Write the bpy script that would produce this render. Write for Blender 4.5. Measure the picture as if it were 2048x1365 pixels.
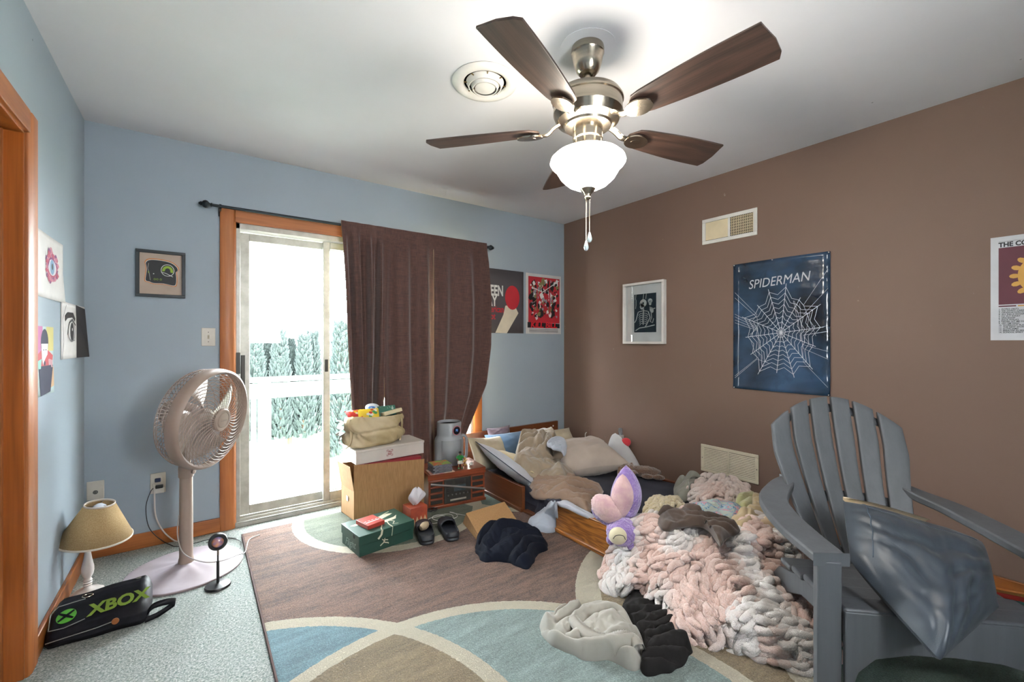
import bpy, math, random
import numpy as np
from mathutils import Matrix, Vector, Euler
random.seed(7); np.random.seed(7)
scene = bpy.context.scene
COL = scene.collection
for _o in list(bpy.data.objects): bpy.data.objects.remove(_o)

# ------------------------------------------------------------------ camera
FPX, CX, CY = 864.0, 1024.0, 684.0          # focal length and principal point in the 2048x1365 frame
CAM = (0.503, -3.330, 1.21)
YAW = math.radians(36.13)
RT = (math.cos(YAW), -math.sin(YAW)); FW = (math.sin(YAW), math.cos(YAW))
cam_d = bpy.data.cameras.new('camera'); cam = bpy.data.objects.new('camera', cam_d); COL.objects.link(cam)
cam.location = CAM; cam.rotation_euler = (math.pi/2, 0, -YAW)
cam_d.sensor_width = 36; cam_d.lens = 36*FPX/2048; cam_d.shift_y = (CY-682.5)/2048
cam_d.clip_start = 0.02
scene.camera = cam

# ------------------------------------------------------------------ world, light, exposure
vs = scene.view_settings
vs.view_transform = 'Standard'; vs.look = 'None'; vs.gamma = 1; vs.use_curve_mapping = False
vs.exposure = 0.3
world = bpy.data.worlds.new('World'); scene.world = world; world.use_nodes = True
wb = world.node_tree.nodes['Background']
wb.inputs[0].default_value = (0.93, 0.97, 1.0, 1); wb.inputs[1].default_value = 56.0
BOWL_STRENGTH = 64.0

W, H, YF = 3.608, 2.44, -4.12               # room: x 0..W, y YF..0, z 0..H
def ray(x, y):
    r = (x-CX)/FPX; u = (CY-y)/FPX
    return (r*RT[0]+FW[0], r*RT[1]+FW[1], u)
def at(x, y, axis, v):                       # the point of a pixel's ray on a plane of the room
    d = ray(x, y); t = (v-CAM[axis])/d[axis]
    return Vector([CAM[i]+t*d[i] for i in range(3)])
def fl(x, y, z=0.0): return at(x, y, 2, z)

# ------------------------------------------------------------------ helpers
def tag(o, label=None, cat=None, group=None, kind=None):
    if label: o['label'] = label
    if cat: o['category'] = cat
    if group: o['group'] = group
    if kind: o['kind'] = kind
    return o
def thing(name, label, cat, loc=(0, 0, 0), rotz=0, group=None, rot=None):
    o = bpy.data.objects.new(name, None); COL.objects.link(o)
    o.location = loc; o.rotation_euler = rot if rot is not None else (0, 0, rotz)
    o.empty_display_size = .05
    return tag(o, label, cat, group)
class MB:
    def __init__(s): s.v = []; s.f = []; s.m = []; s.uv = None
    def add(s, vs_, fs, mi=0, M=None):
        b = len(s.v)
        s.v += [tuple(M @ Vector(p)) for p in vs_] if M is not None else [tuple(p) for p in vs_]
        s.f += [tuple(b+i for i in f) for f in fs]; s.m += [mi]*len(fs); return s
    def bb(s, x0, x1, y0, y1, z0, z1, mi=0, M=None):
        v = [(x, y, z) for x in (x0, x1) for y in (y0, y1) for z in (z0, z1)]
        return s.add(v, [(0, 1, 3, 2), (4, 6, 7, 5), (0, 4, 5, 1), (2, 3, 7, 6), (0, 2, 6, 4), (1, 5, 7, 3)], mi, M)
    def lathe(s, prof, n=32, M=None, mi=0, caps=True):
        k = len(prof); v = []; f = []
        for r, z in prof:
            v += [(r*math.cos(2*math.pi*i/n), r*math.sin(2*math.pi*i/n), z) for i in range(n)]
        for j in range(k-1):
            for i in range(n):
                a = j*n+i; b = j*n+(i+1) % n; f.append((a, b, b+n, a+n))
        if caps:
            if prof[0][0] > 1e-5: f.append(tuple(range(n))[::-1])
            if prof[-1][0] > 1e-5: f.append(tuple((k-1)*n+i for i in range(n)))
        return s.add(v, f, mi, M)
    def tube(s, pts, r, n=8, closed=False, mi=0, M=None, flat=1.0, cap=True):
        P = [Vector(p) for p in pts]; k = len(P); R = r if hasattr(r, '__len__') else [r]*k
        v = []; f = []; up = None
        for i in range(k):
            if closed: t = P[(i+1) % k]-P[i-1]
            else: t = P[min(i+1, k-1)]-P[max(i-1, 0)]
            if t.length < 1e-9: t = Vector((0, 0, 1))
            t.normalize()
            if up is None:
                up = Vector((0, 0, 1)) if abs(t.z) < .9 else Vector((1, 0, 0))
            a = up-t*up.dot(t)
            if a.length < 1e-6: a = t.orthogonal()
            a.normalize(); up = a; b = t.cross(a)
            for j in range(n):
                c = 2*math.pi*j/n
                v.append(P[i]+(a*math.sin(c)*flat+b*math.cos(c))*R[i])
        for i in range(k if closed else k-1):
            i2 = (i+1) % k
            for j in range(n):
                j2 = (j+1) % n; f.append((i*n+j, i*n+j2, i2*n+j2, i2*n+j))
        if cap and not closed: f += [tuple(range(n))[::-1], tuple((k-1)*n+j for j in range(n))]
        return s.add(v, f, mi, M)
    def prism(s, poly, z0, z1, mi=0, M=None):
        n = len(poly); v = [(x, y, z0) for x, y in poly]+[(x, y, z1) for x, y in poly]
        f = [tuple(range(n))[::-1], tuple(range(n, 2*n))]+[(i, (i+1) % n, n+(i+1) % n, n+i) for i in range(n)]
        return s.add(v, f, mi, M)
    def flat(s, poly, z=0, mi=0, M=None):
        return s.add([(x, y, z) for x, y in poly], [tuple(range(len(poly)))], mi, M)
    def grid(s, fn, nu, nv, mi=0, wrapu=False, M=None):
        v = [fn(i/(nu if wrapu else nu-1), j/(nv-1)) for j in range(nv) for i in range(nu)]
        f = []
        for j in range(nv-1):
            for i in range(nu if wrapu else nu-1):
                i2 = (i+1) % nu; f.append((j*nu+i, j*nu+i2, (j+1)*nu+i2, (j+1)*nu+i))
        return s.add(v, f, mi, M)
    def arr(s, V, F, mi=0):
        return s.add([tuple(p) for p in V], [tuple(int(i) for i in f) for f in F], mi)
    def build(s, name, mat, parent=None, smooth=True, bevel=0, sub=0, sol=0, seg=2, angle=35, col=None, solo=-1):
        me = bpy.data.meshes.new(name); me.from_pydata(s.v, [], s.f)
        mats = mat if isinstance(mat, (list, tuple)) else [mat]
        for m in mats: me.materials.append(m)
        if len(mats) > 1: me.polygons.foreach_set('material_index', s.m)
        if col is not None:
            ca = me.color_attributes.new('Col', 'FLOAT_COLOR', 'POINT')
            ca.data.foreach_set('color', np.asarray(col, 'f').ravel())
        me.validate(); me.update()
        if smooth:
            me.polygons.foreach_set('use_smooth', [True]*len(me.polygons))
            if angle < 179: me.set_sharp_from_angle(angle=math.radians(angle))
        o = bpy.data.objects.new(name, me); COL.objects.link(o)
        if parent is not None: o.parent = parent
        if sol:
            m = o.modifiers.new('sol', 'SOLIDIFY'); m.thickness = sol; m.offset = solo
        if bevel:
            m = o.modifiers.new('bev', 'BEVEL'); m.width = bevel; m.segments = seg; m.limit_method = 'ANGLE'; m.angle_limit = math.radians(40)
        if sub:
            m = o.modifiers.new('sub', 'SUBSURF'); m.levels = sub; m.render_levels = sub
        return o
def struct(name, mb, mat, parent=None, **k):
    o = mb.build(name, mat, parent, **k)
    if parent is None: o['kind'] = 'structure'
    return o
def T(x=0, y=0, z=0): return Matrix.Translation((x, y, z))
def RX(a): return Matrix.Rotation(math.radians(a), 4, 'X')
def RY(a): return Matrix.Rotation(math.radians(a), 4, 'Y')
def RZ(a): return Matrix.Rotation(math.radians(a), 4, 'Z')
def copy_tree(o, parent=None):
    c = o.copy(); COL.objects.link(c); c.parent = parent
    for ch in [x for x in o.children]: copy_tree(ch, c)
    return c
def text(name, body, size, mat, parent, x, y, z, align='LEFT', sx=1, sy=1, shear=0, rot=0, M=None, ext=0, bold=0, space=1.0):
    cu = bpy.data.curves.new('tmp', 'FONT'); cu.body = body; cu.size = size; cu.align_x = align; cu.shear = shear
    cu.extrude = ext; cu.offset = bold; cu.resolution_u = 3; cu.space_character = space
    to = bpy.data.objects.new('tmp', cu); COL.objects.link(to)
    dg = bpy.context.evaluated_depsgraph_get(); me = bpy.data.meshes.new_from_object(to.evaluated_get(dg))
    bpy.data.objects.remove(to); bpy.data.curves.remove(cu)
    me.name = name; me.materials.clear(); me.materials.append(mat)
    mm = T(x, y, z) @ RZ(rot) @ Matrix.Diagonal((sx, sy, 1, 1))
    me.transform(M @ mm if M is not None else mm)
    o = bpy.data.objects.new(name, me); COL.objects.link(o); o.parent = parent
    return o
def smoothpts(pts, n=6, closed=False):           # Catmull-Rom through the given points
    P = [Vector(p) for p in pts]; k = len(P); out = []
    for i in range(k if closed else k-1):
        p0 = P[i-1] if (i > 0 or closed) else P[0]; p1 = P[i]; p2 = P[(i+1) % k]; p3 = P[(i+2) % k] if (closed or i+2 < k) else P[-1]
        for j in range(n):
            t = j/n
            out.append(.5*((2*p1)+(p2-p0)*t+(2*p0-5*p1+4*p2-p3)*t*t+(3*p1-p0-3*p2+p3)*t**3))
    if not closed: out.append(P[-1])
    return out

# ------------------------------------------------------------------ materials
def lin(c):
    if isinstance(c, str):
        c = c.lstrip('#'); c = [int(c[i:i+2], 16)/255 for i in (0, 2, 4)]
    return tuple(x/12.92 if x <= .04045 else ((x+.055)/1.055)**2.4 for x in c[:3])+(1,)
MATS = {}
class NT:
    def __init__(s, m):
        m.use_nodes = True; s.t = m.node_tree; s.b = s.t.nodes['Principled BSDF']
    def n(s, typ, **k):
        nd = s.t.nodes.new(typ)
        for a, v in k.items(): setattr(nd, a, v)
        return nd
    def l(s, a, b): s.t.links.new(a, b)
    def math(s, op, a, b=None, c=None):
        nd = s.n('ShaderNodeMath', operation=op)
        for i, x in enumerate((a, b, c)):
            if x is None: continue
            if isinstance(x, (int, float)): nd.inputs[i].default_value = x
            else: s.l(x, nd.inputs[i])
        return nd.outputs[0]
    def mix(s, f, a, b):
        nd = s.n('ShaderNodeMix', data_type='RGBA')
        for sock, x in ((nd.inputs[0], f), (nd.inputs[6], a), (nd.inputs[7], b)):
            if isinstance(x, (int, float)): sock.default_value = x
            elif isinstance(x, tuple): sock.default_value = x
            else: s.l(x, sock)
        return nd.outputs[2]
    def coord(s, scale=(1, 1, 1), out='Object', rot=(0, 0, 0)):
        tc = s.n('ShaderNodeTexCoord'); mp = s.n('ShaderNodeMapping'); s.l(tc.outputs[out], mp.inputs[0])
        mp.inputs['Scale'].default_value = scale; mp.inputs['Rotation'].default_value = rot
        return mp.outputs[0]
    def noise(s, vec, scale, detail=4, rough=.55, dist=0):
        nd = s.n('ShaderNodeTexNoise'); s.l(vec, nd.inputs['Vector']); nd.inputs['Scale'].default_value = scale
        nd.inputs['Detail'].default_value = detail; nd.inputs['Roughness'].default_value = rough; nd.inputs['Distortion'].default_value = dist
        return nd.outputs[0]
    def ramp(s, f, a, b, c0=0., c1=1.):
        nd = s.n('ShaderNodeMapRange'); s.l(f, nd.inputs[0])
        for i, x in enumerate((a, b, c0, c1)): nd.inputs[i+1].default_value = x
        return nd.outputs[0]
    def bump(s, h, st=.3, d=.01):
        nd = s.n('ShaderNodeBump'); nd.inputs['Strength'].default_value = st; nd.inputs['Distance'].default_value = d
        s.l(h, nd.inputs['Height']); s.l(nd.outputs[0], s.b.inputs['Normal'])
def mat(name, col, rough=.6, metal=0, col2=None, ns=8, nd=4, amt=1., bump=0, bs=80, bd=.002, stretch=(1, 1, 1), sheen=0, trans=0, ior=None, emit=0, spec=None, alpha=None, coat=0, lohi=(.35, .65)):
    if name in MATS: return MATS[name]
    m = bpy.data.materials.new(name); MATS[name] = m; t = NT(m); b = t.b
    c = lin(col); b.inputs['Roughness'].default_value = rough; b.inputs['Metallic'].default_value = metal
    if spec is not None: b.inputs['Specular IOR Level'].default_value = spec
    if sheen: b.inputs['Sheen Weight'].default_value = sheen; b.inputs['Sheen Roughness'].default_value = .6
    if trans: b.inputs['Transmission Weight'].default_value = trans
    if ior: b.inputs['IOR'].default_value = ior
    if coat: b.inputs['Coat Weight'].default_value = coat; b.inputs['Coat Roughness'].default_value = .12
    c2 = lin(col2) if col2 else tuple(x*.88 for x in c[:3])+(1,)
    vec = t.coord(stretch); f = t.ramp(t.noise(vec, ns, nd), lohi[0], lohi[1])
    if amt != 1: f = t.math('MULTIPLY', f, amt)
    cc = t.mix(f, c, c2); t.l(cc, b.inputs['Base Color'])
    if emit: t.l(cc, b.inputs['Emission Color']); b.inputs['Emission Strength'].default_value = emit
    if bump: t.bump(t.noise(vec, bs, 3), bump, bd)
    return m
def wood(name, c1, c2, axis='x', scale=1., rough=.4, coat=.15, rings=14, dist=3.5):
    if name in MATS: return MATS[name]
    m = bpy.data.materials.new(name); MATS[name] = m; t = NT(m)
    st = dict(x=(.12, 1, 1), y=(1, .12, 1), z=(1, 1, .12))[axis]
    vec = t.coord(tuple(a*scale for a in st))
    n1 = t.noise(vec, 6, 3, .5, .6)
    g = t.math('SINE', t.math('MULTIPLY', n1, rings*dist))
    fine = t.noise(t.coord(tuple(a*scale for a in dict(x=(.03, 1, 1), y=(1, .03, 1), z=(1, 1, .03))[axis])), 130, 2)
    f = t.math('ADD', t.math('MULTIPLY', t.ramp(g, -1, 1), .55), t.math('MULTIPLY', t.ramp(fine, .3, .7), .45))
    t.l(t.mix(f, lin(c1), lin(c2)), t.b.inputs['Base Color'])
    t.b.inputs['Roughness'].default_value = rough; t.b.inputs['Coat Weight'].default_value = coat; t.b.inputs['Coat Roughness'].default_value = .2
    t.bump(f, .08, .002); return m
# ------------------------------------------------------------------ structure materials
def wall_mat(name, c, rough, flecks, bstr=.12, spec=.4):
    m = bpy.data.materials.new(name); MATS[name] = m; t = NT(m); v = t.coord()
    big = t.ramp(t.noise(v, 1.6, 3), .3, .7); c1 = lin(c); c2 = tuple(x*.93 for x in c1[:3])+(1,)
    cc = t.mix(big, c1, c2)
    if flecks:                                   # scuffs and nail holes
        vo = t.n('ShaderNodeTexVoronoi'); t.l(v, vo.inputs['Vector']); vo.inputs['Scale'].default_value = 5.5
        k = t.math('LESS_THAN', vo.outputs['Distance'], .022)
        cc = t.mix(t.math('MULTIPLY', k, .75), cc, lin(flecks))
        s2 = t.noise(t.coord((1, 1, .35)), 26, 6, .7, .4); cc = t.mix(t.math('MULTIPLY', t.ramp(s2, .70, .78), .35), cc, lin('#e8e8e8'))
    t.l(cc, t.b.inputs['Base Color']); t.b.inputs['Roughness'].default_value = rough; t.b.inputs['Specular IOR Level'].default_value = spec
    rollers = t.math('ADD', t.noise(v, 220, 2), t.math('MULTIPLY', t.noise(t.coord((1, 1, .15)), 30, 3), .8))
    t.bump(rollers, bstr, .002); return m
M_blue = wall_mat('wall_blue_paint', '#98a4ae', .55, '#2b2f33')
M_brown = wall_mat('wall_brown_paint', '#755e52', .6, '#8f7a6c', .12, .35)
M_ceil = wall_mat('ceiling_paint', '#dadade', .85, '#6b6b6e')
M_white = mat('white_paint', '#d8d8d4', .5, bump=.03, bs=60)
M_trim = wood('trim_oak', '#a8642f', '#85481c', 'z', 1.0, .5, .06, 9)
M_trimx = wood('trim_oak_long', '#a9632e', '#844a1d', 'y', 1.0, .35, .3, 9)
M_trimb = wood('trim_oak_long_x', '#a9632e', '#844a1d', 'x', 1.0, .45, .1, 9)
M_alu = mat('aluminium_frame', '#b9b7b0', .45, .35, '#a3a097', ns=14, bump=.05)
M_alud = mat('aluminium_dark', '#6e6c68', .45, .5)

def carpet_mat():
    m = bpy.data.materials.new('carpet'); t = NT(m); v = t.coord()
    f = t.noise(v, 130, 4, .8); big = t.noise(v, 3, 3)
    rows = t.noise(t.coord((1, 1, 1), rot=(0, 0, .5)), 90, 2)
    k = t.math('ADD', t.math('MULTIPLY', t.ramp(f, .40, .60), .7), t.math('MULTIPLY', t.ramp(rows, .35, .65), .3))
    c = t.mix(k, lin('#46695f'), lin('#efefea')); c = t.mix(t.math('MULTIPLY', t.ramp(big, .35, .7), .3), c, lin('#9db0a8'))
    t.l(c, t.b.inputs['Base Color']); t.b.inputs['Roughness'].default_value = .95
    t.b.inputs['Sheen Weight'].default_value = .2; t.bump(k, .9, .016); return m
M_carpet = carpet_mat()

# ------------------------------------------------------------------ room shell
DX0, DX1, DZ = 0.705, 2.505, 1.985             # sliding-door opening in the back wall
LY0, LY1, LZ = -1.86, -1.035, 1.975             # doorway in the left wall
wt = .14
struct('floor', MB().bb(-.12, W+.1, YF-.1, .02, -.06, 0), M_carpet, smooth=False)
struct('ceiling', MB().bb(-.12, W+.1, YF-.1, wt, H, H+.06), M_ceil, smooth=False)
struct('wall_back', MB().bb(-.12, DX0, 0, wt, 0, H).bb(DX1, W+.1, 0, wt, 0, H).bb(DX0, DX1, 0, wt, DZ, H).bb(DX0, DX1, .02, wt, -.06, 0), M_blue, smooth=False)
struct('wall_left', MB().bb(-.12, 0, LY1, 0, 0, H).bb(-.12, 0, YF-.1, LY0, 0, H).bb(-.12, 0, LY0, LY1, LZ, H), M_blue, smooth=False)
struct('wall_right', MB().bb(W, W+.1, YF-.1, wt, 0, H), M_brown, smooth=False)
WX0, WX1, WZ0, WZ1 = 1.0, 1.62, 1.15, 1.8        # window opening added to the front wall, unseen, for soft fill daylight
struct('wall_front', MB().bb(-.12, WX0, YF-.1, YF, 0, H).bb(WX1, W+.1, YF-.1, YF, 0, H).bb(WX0, WX1, YF-.1, YF, 0, WZ0).bb(WX0, WX1, YF-.1, YF, WZ1, H), M_blue, smooth=False)
wn = struct('added_fill_window', MB().bb(WX0, WX1, YF-.09, YF, WZ0, WZ0+.04).bb(WX0, WX1, YF-.09, YF, WZ1-.04, WZ1).bb(WX0, WX0+.04, YF-.09, YF, WZ0, WZ1).bb(WX1-.04, WX1, YF-.09, YF, WZ0, WZ1).bb(WX0, WX1, YF-.06, YF-.02, 1.505, 1.545), M_white, smooth=False)

# hallway beyond the open doorway, out of view
struct('floor_hallway', MB().bb(-1.35, -.12, -3.0, 0.0, -.06, -.001), M_carpet, smooth=False)
struct('ceiling_hallway', MB().bb(-1.35, -.12, -3.0, 0.0, H, H+.05), M_ceil, smooth=False)
struct('wall_hallway', MB().bb(-1.4, -1.35, -3.0, 0, 0, H).bb(-1.35, -.12, -3.05, -3.0, 0, H).bb(-1.35, -.12, 0, .05, 0, H), M_white, smooth=False)
# baseboards
bz, bt = .088, .016
struct('baseboard_back', MB().bb(0, .624, -bt, 0, 0, bz).bb(2.59, W, -bt, 0, 0, bz), M_trimb, bevel=.004)
struct('baseboard_left', MB().bb(0, bt, -.955, -bt, 0, bz).bb(0, bt, YF, LY0-.09, 0, bz), M_trimx, bevel=.004)
struct('baseboard_right', MB().bb(W-bt, W, YF, -bt, 0, bz), M_trimx, bevel=.004)
# doorway casing and jamb
dj = struct('door_1', MB().bb(-.13, .004, LY1-.018, LY1, 0, LZ).bb(-.13, .004, LY0, LY0+.018, 0, LZ).bb(-.13, .004, LY0, LY1, LZ-.018, LZ), wood('jamb_wood', '#a2571f', '#80400f', 'z', 1, .35, .3, 8), bevel=.002)
for a, b_, z0, z1 in ((LY1-.012, LY1+.085, 0, LZ+.07), (LY0-.085, LY0+.012, 0, LZ+.07)):
    MB().prism([(0, a), (.012, a), (.02, a+.02), (.02, b_-.012), (.014, b_), (0, b_)] if a > -1.5 else [(0, a), (.014, a), (.02, a+.012), (.02, b_-.02), (.012, b_), (0, b_)], z0, z1).build('casing', M_trim, dj, bevel=.003)
MB().bb(0, .0195, LY0+.012, LY1-.012, LZ-.012, LZ+.07).build('head_casing', M_trimx, dj, bevel=.003)
MB().bb(-.075, -.06, LY0+.018, LY0+.03, 0, LZ-.018).bb(-.075, -.045, LY1-.03, LY1-.018, 0, LZ-.018).build('door_stop', M_trim, dj)

# sliding glass door
M_glass = bpy.data.materials.new('door_glass'); MATS['door_glass'] = M_glass
_t = NT(M_glass)
_tr = _t.n('ShaderNodeBsdfTransparent'); _gl = _t.n('ShaderNodeBsdfGlossy'); _gl.inputs['Roughness'].default_value = .02
_fr = _t.n('ShaderNodeFresnel'); _fr.inputs[0].default_value = 1.35; _mx = _t.n('ShaderNodeMixShader')
_tr.inputs[0].default_value = (.93, .95, .95, 1)
_t.l(_t.math('MULTIPLY', _fr.outputs[0], .6), _mx.inputs[0]); _t.l(_tr.outputs[0], _mx.inputs[1]); _t.l(_gl.outputs[0], _mx.inputs[2])
_t.l(_mx.outputs[0], _t.t.nodes['Material Output'].inputs[0])
d2 = struct('door_2', MB().bb(DX0, DX0+.028, .0, .135, 0, DZ).bb(DX1-.028, DX1, .0, .135, 0, DZ).bb(DX0, DX1, .0, .135, DZ-.035, DZ)
            .bb(DX0, DX1, -.012, .135, 0, .022).bb(DX0, DX1, -.012, -.004, .022, .034).bb(DX0, DX1, .028, .034, .022, .042).bb(DX0, DX1, .078, .084, .022, .042), M_alu, bevel=.002)
MB().prism([(.622, 0), (.622, -.016), (.632, -.02), (.69, -.02), (.704, -.012), (.712, 0)], 0, 2.07, M=None).build('casing', M_trim, d2, bevel=.002)
MB().prism([(2.498, 0), (2.506, -.012), (2.52, -.02), (2.578, -.02), (2.588, -.016), (2.588, 0)], 0, 2.07).build('casing', M_trim, d2, bevel=.002)
MB().bb(.704, 2.506, -.0195, 0, 1.985, 2.07).build('head_casing', M_trimb, d2, bevel=.004)
def panel(name, x0, x1, y, st, zb, zt):
    p = MB().bb(x0, x0+st, y, y+.032, zb, zt).bb(x1-st, x1, y, y+.032, zb, zt).bb(x0+st, x1-st, y, y+.032, zb, zb+.062).bb(x0+st, x1-st, y, y+.032, zt-.05, zt).build(name, M_alu, d2, bevel=.003)
    MB().bb(x0+st, x1-st, y+.013, y+.019, zb+.062, zt-.05).build('pane', M_glass, p, smooth=False)
    return p
pa = panel('sliding_panel', .735, 1.66, .088, .058, .04, DZ-.04)
pb = panel('sliding_panel', 1.252, 2.16, .038, .046, .04, DZ-.04)
MB().bb(.742, .766, .06, .088, .92, 1.12).bb(.70, .735, -.004, .03, 1.0, 1.14, 0).build('handle', mat('handle_dark', '#35332f', .4, .6), pa, bevel=.003)
MB().bb(1.262, 1.285, .034, .038, .99, 1.08).build('latch', MATS['handle_dark'], pb, bevel=.002)

# ------------------------------------------------------------------ outside: deck, railing, trees
M_deck = mat('deck_boards', '#c9c6bd', .8, col2='#aaa79d', ns=5, stretch=(.2, 3, 3), bump=.1)
M_rail = mat('rail_paint', '#d9d8d2', .7, col2='#9b988c', ns=10, stretch=(3, 3, .6), bump=.2, lohi=(.45, .75))
dk = MB(); yb = .16
deck = tag(bpy.data.objects.new('floor_deck', None), kind='structure'); COL.objects.link(deck)
bm_ = None
for i in range(10):
    y = .16+i*.142
    if bm_ is None:
        bm_ = MB().bb(-2.2, 3.6, 0, .136, -.16, -.13).build('plank', M_deck, deck, smooth=False); bm_.location.y = y
    else:
        c = bm_.copy(); COL.objects.link(c); c.location.y = y
rl = thing('deck_railing', 'weathered white deck railing outside the sliding door', 'railing', (0, 1.43, -.13))
MB().bb(-2.2, 3.6, -.07, .07, .955, .995).build('top_rail', M_rail, rl, bevel=.004)
MB().bb(-2.2, 3.6, -.05, -.01, .80, .94).build('upper_rail', M_rail, rl, bevel=.004)
MB().bb(-2.2, 3.6, -.05, -.01, .04, .13).build('bottom_rail', M_rail, rl, bevel=.004)
for px in (530, 795): 
    x = at(px, 850, 1, 1.43).x
    MB().bb(x-.05, x+.05, -.01, .09, 0, .955).build('post', M_rail, rl, bevel=.004)
x0 = at(507, 850, 1, 1.43).x
for k in (-4, -3, -2, -1, 0, 5, 6, 7, 8):
    x = x0+k*.33
    MB().bb(x-.02, x+.02, -.03, .01, .13, .80).build('baluster', M_rail, rl)
struct('ground', MB().bb(-30, 30, 1.7, 60, -2.3, -2.2), mat('lawn', '#b9bfae', .9, col2='#9fae93', ns=.6), smooth=False)
M_leaf = mat('cedar_foliage', '#303a38', .8, col2='#222c2a', ns=9, bump=.6, bs=25, bd=.05)
def cedar(label, x, y, h, r, seed):
    rnd = random.Random(seed); t = thing('cedar_tree', label, 'tree', (x, y, -2.2), group='cedars beyond the deck')
    MB().lathe([(.09, 0), (.07, .6), (.03, h*.9)], 8).build('trunk', mat('bark', '#6a5a4a', .9), t)
    mb = MB(); n = 900
    for i in range(n):
        u = rnd.random()**.8; z = .25+u*(h-.25); rr = r*(1-u**2.2)*(.6+.4*rnd.random())+.03; a = rnd.random()*6.283
        c = Vector((rr*math.cos(a), rr*math.sin(a), z)); s = .10+.10*rnd.random()
        d = Vector((math.cos(a)*.5, math.sin(a)*.5, 1)).normalized()*s*1.7; e = Vector((-math.sin(a), math.cos(a), 0))*s*.5
        mb.add([c-e, c+e, c+d+e*.3, c+d-e*.3], [(0, 1, 2, 3)]); w = Vector((math.cos(a), math.sin(a), .2))*s*.5
        mb.add([c-w, c+w, c+d+w*.3, c+d-w*.3], [(0, 1, 2, 3)])
    f = mb.build('foliage', M_leaf, t, smooth=False); f['kind'] = 'stuff'
ORD = ('first', 'second', 'third', 'fourth', 'fifth', 'sixth', 'seventh')
for i in range(6):
    px = 512+i*24; p = at(px, 690, 1, 12.2)
    cedar('narrow green cedar seen over the deck railing, %s from the left' % ORD[i], p.x, 12.2+.5*(i % 2), 3.3+.12*((i*7) % 3), .24, i)
p = at(683, 690, 1, 9.0); cedar('taller grey-green conifer beside the left curtain, outside the glass', p.x, 9.0, 3.75, .3, 31)
# ------------------------------------------------------------------ ceiling fan with light
M_nickel = mat('brushed_nickel', '#b9ad9c', .24, 1, '#a39a8c', ns=4, stretch=(1, 1, 12))
M_blade = wood('blade_walnut', '#4a362d', '#2a1f1a', 'x', 1.4, .45, .1, 12)
M_dkbrown = mat('blade_edge', '#2c2019', .6)
M_bowl = mat('lit_glass_bowl', '#fffaf0', .3, col2='#fff6e6', emit=BOWL_STRENGTH)
fan = thing('ceiling_fan', 'five-blade ceiling fan with dark wood blades and a lit glass bowl', 'ceiling fan', (1.822, -2.059, H))
MB().lathe([(.115, 0), (.115, -.002), (.085, -.002)], 48, M=T(0, 0, 0)).build('ceiling_ring', M_ceil, fan)
MB().lathe([(.066, -.001), (.068, -.012), (.068, -.03), (.064, -.036), (.058, -.07), (.047, -.1), (.036, -.112), (.022, -.116), (.02, -.105)], 40).build('canopy', M_nickel, fan, angle=30)
MB().lathe([(.0135, -.1), (.0135, -.2)], 20).build('downrod', M_nickel, fan)
MB().lathe([(.02, -.165), (.055, -.17), (.1, -.185), (.135, -.205), (.147, -.225), (.147, -.232), (.142, -.236), (.143, -.28), (.128, -.312), (.1, -.326), (.095, -.335), (.062, -.34)], 56).build('motor_housing', M_nickel, fan, angle=25)
MB().lathe([(.062, -.335), (.062, -.385), (.058, -.39), (.058, -.425), (.05, -.43)], 40).build('switch_housing', M_nickel, fan, angle=25)
ZB = 2.105-H
angs = [-157+72*k for k in range(5)]
def blade_mesh():
    R0, R1 = .205, .69; n = 14; up = []
    pts = []
    for i in range(n+1):
        u = i/n; x = R0+(R1-R0)*u
        w = .052+.028*math.sin(min(1, u*1.15)*math.pi/2)
        if u < .12: w *= math.sqrt(max(.05, 1-((.12-u)/.125)**2))
        pts.append((x, w))
    poly = [(x, w) for x, w in pts]+[(R1+.012, .055), (R1+.014, 0), (R1+.004, -.055)]+[(x, -w) for x, w in reversed(pts)]
    return MB().prism(poly, -.004, .004)
b0 = None
for a in angs:
    piv = RZ(a) @ T(0, 0, ZB) @ RX(-13)
    b = blade_mesh().build('blade', M_blade, fan, angle=50, bevel=.0015); b.matrix_local = piv
    iron = MB()
    iron.tube(smoothpts([(.1, 0, .03), (.14, 0, .012), (.17, 0, -.012), (.21, 0, -.012)], 5), [.016]*16, 10, flat=.45)
    iron.lathe([(.0, -.004), (.03, -.004), (.042, 0), (.042, .007), (0, .008)], 24, M=T(.245, 0, -.014) @ Matrix.Diagonal((1.35, .95, 1, 1)) @ RX(180))
    iron.lathe([(.012, 0), (.018, .0), (.02, .006), (.012, .006)], 20, M=T(.245, 0, -.022) @ Matrix.Diagonal((1.5, .9, 1, 1)), caps=False)
    ir = iron.build('blade_iron', M_nickel, b, angle=40)
bowlp = [(.062, -.423), (.075, -.428), (.105, -.437), (.135, -.452), (.152, -.468), (.156, -.482), (.148, -.494), (.137, -.500), (.131, -.512), (.112, -.544), (.082, -.572), (.05, -.588), (.02, -.594), (0, -.595)]
MB().lathe(bowlp[4:], 56, caps=False).build('light_bowl', M_bowl, fan, angle=60)
MB().lathe(bowlp[:5], 56, caps=False).build('bowl_shoulder', mat('lit_glass_shoulder', '#fff6e8', .3, col2='#fff2df', emit=BOWL_STRENGTH*.6), fan, angle=60)
MB().lathe([(.0, -.592), (.034, -.588), (.03, -.597), (.016, -.612), (.012, -.622), (.014, -.628), (.008, -.636), (0, -.637)], 24).build('finial', M_nickel, fan, angle=40)
M_chain = mat('pull_chain_metal', '#c9c2b4', .3, 1)
M_fob = mat('pull_fob_glass', '#cfe0e4', .1, spec=.8, trans=.5)
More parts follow.
